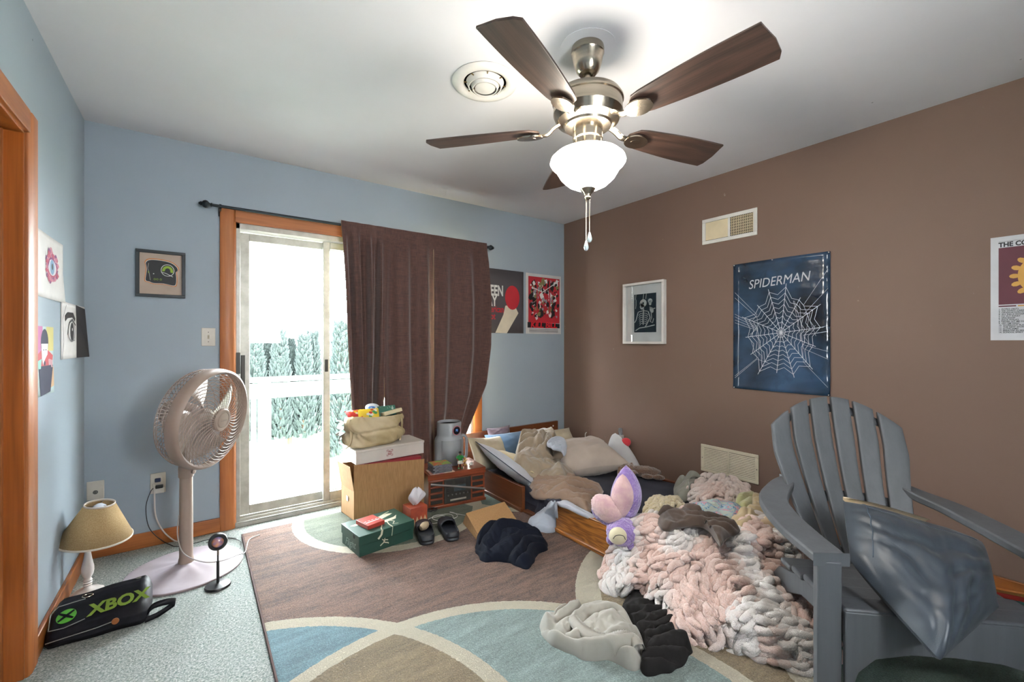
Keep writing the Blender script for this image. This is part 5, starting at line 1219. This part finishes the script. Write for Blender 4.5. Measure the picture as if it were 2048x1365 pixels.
# ------------------------------------------------------------------ chunky knit blankets and the pile at the foot of the bed
M_yarnc = None
def yarn_mat(name, ca, cb):
    m = bpy.data.materials.new(name); t = NT(m); b = t.b
    at_ = t.n('ShaderNodeAttribute'); at_.attribute_name = 'Col'
    f = t.noise(t.coord(), 160, 3, .7); big = t.noise(t.coord(), 14, 2)
    base = t.mix(at_.outputs['Fac'], lin(ca), lin(cb))
    t.l(t.mix(t.math('MULTIPLY', t.ramp(f, .3, .7), .22), base, lin('#ffffff')), b.inputs['Base Color'])
    b.inputs['Roughness'].default_value = .95; b.inputs['Sheen Weight'].default_value = .5
    t.bump(t.noise(t.coord(), 330, 2), .9, .006); return m
def knit(name, label, pts, hgt, seed, cfun, material, n=700, rad=.0155, c=None, amp=.05, freq=4., tag_=True, flow=0., base_amt=True, p=3.2, q=.55):
    rs = random.Random(seed); c = c or centre(pts); base = Vector((c.x, c.y, min(p_.z for p_ in pts)))
    Hh = Heap([p_-base for p_ in pts], c-base, hgt, freq, amp, seed, p=p, q=q, wob=.02)
    mb = MB(); col = []
    under = Hh.mesh(26, 110); mb.add([(x, y, z-.012) for x, y, z in under.v], under.f); col += [(cfun(x, y, rs)*.9,)*3+(1,) for x, y, z in under.v]
    pl = []; tries = 0
    while len(pl) < n and tries < n*30:                      # even scatter over the pile
        tries += 1; r = math.sqrt(rs.random())*1.0; a = rs.random(); q_ = Hh.pt(min(r, .985), a)
        if any((q_-o[0]).length_squared < (rad*1.75)**2 for o in pl[-400:]): continue
        pl.append((q_, r, a))
    for q_, r, a in pl:
        e = .006; a2 = Hh.pt(min(.99, r), a+e); r2 = Hh.pt(max(0, r-.04), a)
        t1 = (a2-q_); t2 = (r2-q_)
        nrm = t1.cross(t2)
        if nrm.length < 1e-9: nrm = Vector((0, 0, 1))
        nrm.normalize(); nrm = nrm if nrm.z > 0 else -nrm
        nrm = (nrm+Vector((0, 0, .35))).normalized()
        th = flow+2.2*nz((q_.x+base.x)*3.2, (q_.y+base.y)*3.2, seed)+rs.uniform(-.5, .5)
        d = Vector((math.cos(th), math.sin(th), 0)); d = (d-nrm*d.dot(nrm)).normalized(); s_ = nrm.cross(d)
        L = rad*rs.uniform(3.8, 6.8); bow_ = rad*rs.uniform(.6, 2.0)*rs.choice((-1, 1)); lift = rad*rs.uniform(.5, 1.3)
        path = []
        for i in range(7):
            u = i/6; path.append(q_+d*(L*(u-.5))+s_*(bow_*math.sin(u*math.pi))+nrm*(lift*math.sin(u*math.pi)-rad*.35))
        k0 = len(mb.v); R_ = rad*rs.uniform(.88, 1.12)
        mb.tube(path, [R_*x for x in (.55, .92, 1, 1, 1, .92, .55)], 8)
        cc = min(1, max(0, cfun(q_.x, q_.y, rs))); col += [(cc,)*3+(1,)]*(len(mb.v)-k0)
    o = mb.build(name, material, None, angle=180, col=col); o.location = base
    return tag(o, label, 'blanket', 'chunky knit blankets')
M_yarn = yarn_mat('yarn_pink_white', '#d2ccc8', '#c7a091')
def wc(pts):                                             # which part of the pile a colour belongs to, in the object's own metres
    return pts
main = P3([(515, 490), (545, 560), (620, 585), (700, 560), (760, 600), (800, 640), (900, 720), (950, 790), (1000, 850), (1130, 890), (1260, 900), (1400, 960), (1520, 995), (1700, 1050), (1850, 1062), (1950, 960), (1930, 860), (1880, 700), (1865, 560), (1855, 400, .10), (1800, 290, .18), (1720, 210, .2), (1600, 180, .225), (1430, 170, .235), (1300, 210, .2), (1180, 170, .225), (1040, 155, .235), (880, 140, .235), (760, 130, .22), (690, 210, .22), (600, 330, .12), (540, 390, .06)], Z6, .016)
mc = fl(1040+.3223*1180, 1000+.3223*500, .13)
mbase = Vector((mc.x, mc.y, .016))
# colour bands follow the folds: white crests, pink flanks
crest = [[fl(1040+.3223*x, 1000+.3223*y, .17)-mbase for x, y in L_] for L_ in ([(560, 400), (720, 240), (860, 170)], [(980, 370), (1150, 300), (1270, 320)], [(1290, 330), (1420, 470), (1560, 620), (1700, 740)], [(960, 720), (1150, 740), (1350, 700), (1480, 660)], [(1000, 820), (1200, 860), (1400, 900), (1560, 900)], [(1400, 240), (1560, 260), (1690, 380)], [(680, 560), (760, 500), (860, 480)])]
def dseg(p, a, b):
    ab = b-a; t = max(0, min(1, (p-a).dot(ab)/ab.length_squared)); return (p-a-ab*t).length
def pinkness(x, y, rs):
    p = Vector((x, y)); d = min(dseg(p, Vector(L_[i][:2]), Vector(L_[i+1][:2])) for L_ in crest for i in range(len(L_)-1))
    return max(0, min(1, (d-.035)/.05+.3*nz(x*9, y*9, 3)))*rs.uniform(.8, 1.0)+rs.uniform(0, .12)
knit('knit_blanket', 'large pink and white chunky knit blanket heaped on the rug by the bed', main, .055, 5, pinkness, M_yarn, n=1300, rad=.0152, c=mc, amp=.085, freq=2.6)
zb_ = .2
knit('knit_blanket', 'smaller pink chunky knit blanket lying below the return grille', P3([(790, 560, .2), (860, 505, .24), (1000, 485, .27), (1180, 530, .26), (1280, 600, .24), (1250, 700, .22), (1000, 690, .24), (850, 670, .2)], Z5, .22), .05, 8, lambda x, y, rs: .35+.6*(nz(x*6, y*6, 1)+.4), M_yarn, n=260, rad=.014, amp=.04)
knit('knit_throw', 'small straw yellow knit throw behind the purple toy', P3([(445, 750), (470, 700), (520, 650), (620, 670), (735, 690), (720, 770), (560, 800), (455, 795)], Z5, .2), .04, 9, lambda x, y, rs: rs.uniform(.1, .5), yarn_mat('yarn_straw', '#c2b083', '#a8925f'), n=150, rad=.011, amp=.03)
heap_obj('grey_shirt', 'grey-green shirt crumpled beside the pink knit near the wall', 'shirt', P3([(672, 550, .17), (700, 520, .2), (770, 470, .26), (830, 445, .3), (930, 488, .28), (870, 520, .24), (805, 580, .22), (790, 645, .18), (700, 650, .16)], Z5, .2), fabric('shirt_greygreen', '#7b7a70', '#6b6a61'), .04, 10, .04, 81, nr=26, na=120)
heap_obj('pale_green_top', 'pale yellow-green top at the right of the pink knit', 'top', P3([(1180, 690), (1190, 630), (1300, 600), (1335, 640), (1300, 720), (1230, 730)], Z5, .26), fabric('top_pale_green', '#a8a67a', '#959368'), .03, 10, .03, 83, nr=20, na=90)
def print_mat():
    m = bpy.data.materials.new('cartoon_print'); t = NT(m); b = t.b; v = t.coord()
    vo = t.n('ShaderNodeTexVoronoi'); t.l(v, vo.inputs['Vector']); vo.inputs['Scale'].default_value = 13; vo.feature = 'DISTANCE_TO_EDGE'
    vc_ = t.n('ShaderNodeTexVoronoi'); t.l(v, vc_.inputs['Vector']); vc_.inputs['Scale'].default_value = 13
    n = t.noise(v, 22, 2, .5, 1.2)
    line = t.math('LESS_THAN', t.math('ABSOLUTE', t.math('SUBTRACT', n, .53)), .014)
    c = t.mix(t.math('GREATER_THAN', n, .60), lin('#9ab2bd'), lin('#c98a94')); c = t.mix(t.math('LESS_THAN', n, .45), c, lin('#a9b2a8')); c = t.mix(line, c, lin('#2f5f8a'))
    t.l(c, b.inputs['Base Color']); b.inputs['Roughness'].default_value = .85; return m
heap_obj('printed_cushion', 'pale blue cushion with pink and blue doodle print in the pile', 'cushion', P3([(690, 770), (780, 705), (1000, 670), (1160, 690), (1255, 770), (1140, 845), (1010, 865), (880, 810)], Z5, .26), print_mat(), .06, 4, .02, 85, nr=24, na=120)
heap_obj('beige_hoodie', 'beige fleece hoodie lying over the pile beside the chair arm', 'hoodie', P3([(1110, 860), (1200, 800), (1300, 735), (1305, 640), (1400, 630), (1500, 660), (1525, 720), (1480, 770), (1390, 820), (1300, 870), (1200, 905)], Z5, .27), fabric('hoodie_beige', '#a6926f', '#958160', bump=.35, bs=250), .05, 8, .035, 87, nr=28, na=140)
heap_obj('beige_towel', 'folded pale beige towel tucked under the chair arm', 'towel', P3([(1340, 875), (1385, 810), (1440, 785), (1550, 830), (1590, 890), (1480, 890)], Z5, .27), fabric('towel_beige', '#b59d80', '#a58d70', bump=.4, bs=250), .05, 5, .02, 89, nr=20, na=90)
heap_obj('brown_shirt', 'dark brown shirt twisted across the top of the knit blanket', 'shirt', P3([(540, 800), (565, 755), (650, 770), (700, 780), (760, 733), (860, 750), (960, 820), (1030, 870), (1090, 850), (1170, 850), (1205, 905), (1140, 930), (1080, 960), (1060, 1015), (1020, 970), (960, 890), (880, 850), (720, 860), (620, 885), (560, 860)], Z5, .32), fabric('shirt_brown', '#3f2b1c', '#2f2014'), .03, 10, .04, 91, nr=30, na=170, c=fl(1180+.249*850, 840+.249*810, .30))

# ------------------------------------------------------------------ plush toys
def fuzz(name, c, c2, bs=120, bump=1.): return mat(name, c, .95, col2=c2, ns=14, bump=bump, bs=bs, bd=.012, sheen=.6)
def blob(mb, c, r, M=None, n=20, mi=0, noise_=.0, seed=0):
    def f(u, v):
        a = u*2*math.pi; b = (v-.5)*math.pi; d = Vector((math.cos(a)*math.cos(b), math.sin(a)*math.cos(b), math.sin(b)))
        k = 1+noise_*nz(d.x*6+seed, d.y*6, d.z*6)
        p = Vector((d.x*r[0]*k, d.y*r[1]*k, d.z*r[2]*k)); p = (M @ p if M is not None else p)+Vector(c); return tuple(p)
    mb.grid(f, n*2, n, wrapu=True, mi=mi); return mb
# purple pillow toy, head down on the rail
M_pur = fuzz('plush_purple', '#8f74b3', '#75589c', 90); M_pnk = mat('plush_pink', '#c9a7a2', .95, col2='#b58f96', ns=18, bump=.6, bs=90, bd=.008, sheen=.5)
pc = fl(1240, 1016, .335)
pt_ = thing('plush_toy', 'purple and pink plush pillow toy lying on the oak rail', 'plush toy', pc, -YAW)   # local x to the right, y away, z up
def wedge(u, v):                                        # leaf-shaped upright body half
    a = u*2*math.pi; zz = -.10+.34*v; w = math.sin(min(1, v*1.02+.04)*math.pi)**.7
    return (.03+.082*w*math.cos(a)*(1.0)+.05*(v-.4)*(1-v), .055*w*math.sin(a), zz)
MB().grid(wedge, 32, 22, wrapu=True).build('body_back', M_pur, pt_, angle=180)
def wedge2(u, v):
    a = u*2*math.pi; zz = -.06+.25*v; w = math.sin(min(1, v*1.02+.04)*math.pi)**.7
    return (.005+.06*w*math.cos(a)+.04*(v-.4)*(1-v), -.028+.045*w*math.sin(a), zz+.01)
MB().grid(wedge2, 32, 20, wrapu=True).build('belly', M_pnk, pt_, angle=180)
mb = MB(); blob(mb, (-.07, -.02, .0), (.095, .06, .062), M=RY(38), noise_=.12); mb.build('flap', M_pnk, pt_, angle=180)
mb = MB(); blob(mb, (-.07, .01, -.045), (.085, .05, .045), M=RY(30), noise_=.1); mb.build('flap', M_pur, pt_, angle=180)
mb = MB(); blob(mb, (.0, -.06, -.10), (.085, .075, .07), noise_=.08); hd_ = mb.build('head', M_pur, pt_, angle=180)
mb = MB(); blob(mb, (-.04, -.12, -.095), (.046, .034, .042)); mb.build('muzzle', fabric('plush_cream', '#c6bd9f', '#b8ae90'), pt_, angle=180)
MB().tube(smoothpts([(-.070, -.146, -.098), (-.06, -.153, -.08), (-.04, -.156, -.075), (-.02, -.153, -.082), (-.01, -.146, -.102)], 5), .0018, 5).build('smile', M_blk, pt_)
for p_ in ((.035, -.10, -.15), (-.05, -.03, -.155), (.07, -.03, -.07)):
    mb = MB(); blob(mb, p_, (.03, .025, .028), n=12); mb.build('ear' if p_[2] < -.1 else 'paw', M_pur, pt_, angle=180)
# brown plush dog asleep at the mattress edge
M_dog = fuzz('plush_brown', '#6b4526', '#4f3018', 110)
dc = fl(1268, 948, .18)
dg_ = thing('plush_dog', 'curly brown plush dog lying by the wall side of the bed', 'plush toy', dc, -YAW-math.radians(16))
mb = MB(); blob(mb, (.07, .03, .015), (.13, .055, .042), noise_=.12, seed=1); mb.build('body', M_dog, dg_, angle=180)
mb = MB(); blob(mb, (-.055, 0, .03), (.062, .05, .048), noise_=.12, seed=2); blob(mb, (-.01, -.045, .012), (.04, .03, .028), noise_=.1, seed=3); mb.build('head', M_dog, dg_, angle=180)
for p_, r in (((-.105, -.02, .005), (.022, .018, .05)), ((-.02, .035, .03), (.02, .02, .045))):
    mb = MB(); blob(mb, p_, r, n=12, noise_=.1, seed=5); mb.build('ear', fuzz('plush_ear', '#7a4f2a', '#5c381c', 110), dg_, angle=180)
mb = MB(); blob(mb, (.02, -.07, .012), (.012, .01, .01), n=10); mb.build('nose', M_blk, dg_, angle=180)
for x in (.10, .18):
    mb = MB(); blob(mb, (x, -.03, -.005), (.045, .02, .02), n=12, noise_=.1, seed=6); mb.build('leg', M_dog, dg_, angle=180)
# white toy pillow with a red comb against the wall
wp = at(1240, 930, 0, W-.11)
hp = thing('hen_cushion', 'white cone-shaped cushion with a red tip leaning on the brown wall', 'cushion', (wp.x, wp.y, .06), math.radians(8))
def cone(u, v):
    a = u*2*math.pi; w = (1-v)**.55*(1+.15*math.sin(v*3)); lean = .05*v
    return (.075*w*math.cos(a)+lean, .06+.17*w*math.sin(a)-.12*(1-v)+.02*v, .33*v)
MB().grid(cone, 40, 22, wrapu=True).build('body', fabric('hen_white', '#bdbdbd', '#b0aeb2'), hp, angle=180)
mb = MB(); blob(mb, (.045, -.03, .265), (.022, .05, .04), M=RX(-25)); mb.build('comb', fabric('hen_red', '#c4232f', '#b01c28'), hp, angle=180)
gl = at(1240, 868, 0, W-.03)
nl = thing('night_light', 'small clear plastic plug-in light on the brown wall above the white cushion', 'night light', (W, gl.y, gl.z))
MB().bb(-.03, -.001, -.022, .022, -.04, -.012).build('base', mat('nl_white', '#c9c4bd', .4), nl, bevel=.003)
MB().lathe([(.018, -.012), (.02, .0), (.02, .04), (.016, .05), (0, .052)], 18, M=T(-.024, 0, 0) @ Matrix.Diagonal((.7, 1.1, 1, 1))).build('lens', mat('nl_clear', '#b9c0c4', .1, trans=.7), nl)
# ------------------------------------------------------------------ grey plastic garden chair with a cushion
M_ch = mat('chair_grey_resin', '#505256', .5, col2='#494b4e', ns=30, stretch=(1, 1, .08), bump=.25, bs=90, bd=.002)
CHX, CHY = 2.545, -2.872
CR = -YAW-math.radians(9)
ch = thing('adirondack_chair', 'grey plastic slatted garden chair holding a blue-grey cushion', 'chair', (CHX, CHY, ZR), CR)
def back_pt(s, v):                       # s -1..1 across, v 0 seat .. 1 top
    hw = .17+.095*min(1, v*1.35)**.8-.015*max(0, v-.8)
    x = s*hw; z = .29+(.655-.125*s*s*(.2+.8*v))*v
    y = .17+.24*v+.03*math.sin(v*3.1)-.055*s*s
    return Vector((x, y, z))
NS = 6; gap = .030
for k in range(NS):
    s0 = -1+2*k/NS+gap*(k > 0); s1 = -1+2*(k+1)/NS-gap*(k < NS-1)
    def sf_(u, v, s0=s0, s1=s1): return tuple(back_pt(s0+(s1-s0)*u, v))
    MB().grid(sf_, 7, 26).build('back_slat', M_ch, ch, sol=.017, angle=40, solo=1, bevel=.003)
for v0, v1 in ((.90, .955), (.34, .40), (.03, .09)):
    MB().grid(lambda u, v: tuple(back_pt(-.96+1.92*u, v0+(v1-v0)*v)+Vector((0, .019, -.004))), 25, 3).build('back_rail', M_ch, ch, sol=.012, angle=60, solo=1)
for sx in (-1, 1):
    # arm: flat plate curving from the back round to the front post
    cl_ = smoothpts([(.215, .30, .60), (.268, .255, .575), (.325, .17, .555), (.345, .05, .54), (.345, -.10, .53), (.33, -.26, .522)], 6)
    wd = np.interp(np.linspace(0, 1, len(cl_)), [0, .12, .35, .8, 1], [.030, .045, .052, .055, .050]); v = []; n = len(cl_)
    for i, p in enumerate(cl_):
        t = (cl_[min(i+1, n-1)]-cl_[max(0, i-1)]); t.z = 0; t.normalize(); nn = Vector((-t.y, t.x, 0))
        a, b = p+nn*wd[i], p-nn*wd[i]
        v += [(sx*a.x, a.y, a.z), (sx*b.x, b.y, b.z), (sx*b.x, b.y, b.z-.030), (sx*a.x, a.y, a.z-.030)]
    f = [(4*i+k, 4*i+(k+1) % 4, 4*i+4+(k+1) % 4, 4*i+4+k) for i in range(n-1) for k in range(4)]+[(0, 1, 2, 3), (4*n-1, 4*n-2, 4*n-3, 4*n-4)]
    if sx < 0: f = [q[::-1] for q in f]
    MB().add(v, f).build('arm', M_ch, ch, angle=45, bevel=.006)
    # front leg: broad post with a side web
    MB().prism([(sx*.300, -.262), (sx*.372, -.262), (sx*.372, -.235), (sx*.330, -.225), (sx*.326, -.14), (sx*.308, -.14), (sx*.300, -.23)][::sx], 0, .50).build('front_leg', M_ch, ch, angle=40, bevel=.004)
    # rear leg runs down from the seat to the back
    q = MB(); pr_ = [(-.235, .345), (.05, .295), (.24, .235), (.46, .02), (.47, 0), (.40, 0), (.37, .02), (.20, .15), (.05, .22), (-.235, .25)]
    q.prism(pr_, sx*.262-.014, sx*.262+.014, M=Matrix(((0, 0, 1, 0), (1, 0, 0, 0), (0, 1, 0, 0), (0, 0, 0, 1)))); q.build('rear_leg', M_ch, ch, angle=40, bevel=.003)
# seat slats, front rounded one and arched apron
for k in range(5):
    y0 = -.272+k*.092; z0 = .362-.014*k
    MB().bb(-.298, .298, y0, y0+.078, z0-.022, z0).build('seat_slat', M_ch, ch, bevel=.007, seg=3)
ap_ = [(-.300, .355), (.300, .355), (.300, .10), (.285, .10), (.262, .17), (.215, .215), (.12, .238), (0, .243), (-.12, .238), (-.215, .215), (-.262, .17), (-.285, .10), (-.300, .10)]
MB().prism(ap_, .0, .016, M=T(0, -.262, 0) @ RX(90)).build('apron', M_ch, ch, angle=40, bevel=.003)

# cushion in a loose pillowcase, set by its corners
M_case_ = fabric('pillowcase_bluegrey', '#2f363f', '#272e35', ns=4, sheen=.05, rough=.42)
def cp_(px, py, f):                                     # a point of a pixel's ray at a given distance in front of the camera
    d = ray(px, py); return Vector([CAM[i]+f*d[i] for i in range(3)])
TL, TR, BR, BL = cp_(1686, 1003, 1.60), cp_(1965, 1085, 1.46), cp_(1998, 1215, 1.29), cp_(1702, 1125, 1.42)
TIP = cp_(1880, 1322, 1.155)
cb0 = (TL+TR+BR+BL)/4; cb0 = Vector((cb0.x, cb0.y, .36))
cu_ = thing('seat_cushion', 'cushion in a wrinkled blue-grey pillowcase lying on the garden chair', 'cushion', cb0)
nrm = (TR-TL).cross(BL-TL).normalized(); nrm = nrm if nrm.z > 0 else -nrm
def bil(u, v):
    top = TL.lerp(TR, u); bot = BL.lerp(BR, u)
    bot = BL.lerp(TIP, u/.56) if u < .56 else TIP.lerp(BR, (u-.56)/.44)
    return top.lerp(bot, v)
def cush(u, v, s):
    p = bil(u, v); a, b = 2*u-1, 2*v-1
    e = max(0, 1-abs(a)**3)*max(0, 1-abs(b)**3.4); th = .062*e**.55*(1.15-.6*max(0, v-.45))
    fan = math.atan2(v-1.15, u-.50)
    wr = .015*abs(math.sin(15*(v+.12*u)+2*nz(u*4, v*4, 2)))*e*(1-.5*v)+.018*abs(math.sin(7*fan+3*nz(u*3, v*3, 5)))*v*e+.004*nz(u*18, v*18, 1)*e
    return tuple(p+nrm*(s*th+(wr if s > 0 else 0))-cb0)
MB().grid(lambda u, v: cush(u, v, 1), 56, 50).grid(lambda u, v: cush(u, v, -1), 56, 50).build('pillowcase', M_case_, cu_, angle=120)
MB().grid(lambda u, v: tuple(Vector(cush(u*.62+.005, .03, 2*v-1))*1+(TL-BL).normalized()*(.018+.012*math.sin(v*3.14))), 30, 7).build('inner_pillow', fabric('ticking_cream', '#c2aa86', '#b39b78'), cu_, angle=180)
MB().tube([Vector(cush(.13, v, 1))+nrm*.0008 for v in np.linspace(.02, .8, 24)], .0018, 5).tube([Vector(cush(u, .13, 1))+nrm*.0008 for u in np.linspace(.13, .9, 30)], .0014, 5).build('seam', mat('seam_dark', '#3b4652', .8), cu_)
# bright board tucked behind the cushion on the seat
bq = cp_(2035, 1212, 1.52)
bk_ = thing('toy_board', 'orange and red edged teal board behind the cushion on the chair seat', 'toy', bq, CR)
MB().bb(-.075, .16, -.004, .004, -.05, .035).build('panel', mat('board_teal', '#5a8577', .5), bk_, bevel=.002)
MB().bb(-.08, .165, -.008, .008, .035, .047, M=RY(8)).build('edge_trim', mat('board_orange', '#b8702e', .5), bk_, bevel=.002)
MB().bb(-.08, .165, -.007, .006, .018, .035, M=RY(8)).build('light_strip', mat('board_red', '#c8281c', .35), bk_, bevel=.002)
MB().lathe([(0, 0), (.03, 0), (.03, .004), (0, .004)], 20, M=T(.0, -.0045, -.045) @ RX(90) @ Matrix.Diagonal((1.3, .35, 1, 1))).build('slot', M_blk, bk_)

# small tangle of black cable at the corner of the stereo
tc_ = smoothpts([(1.845+.03*math.cos(a)*(1+.4*math.sin(2.7*a)), -.535+.022*math.sin(1.3*a), ZR+.006+.012*abs(math.sin(a*.7))) for a in np.linspace(0, 16, 30)], 3)
tag(MB().tube(tc_, .003, 5).build('audio_cable', MATS['cable_black']), 'small tangle of black cable at the left foot of the stereo', 'cable')
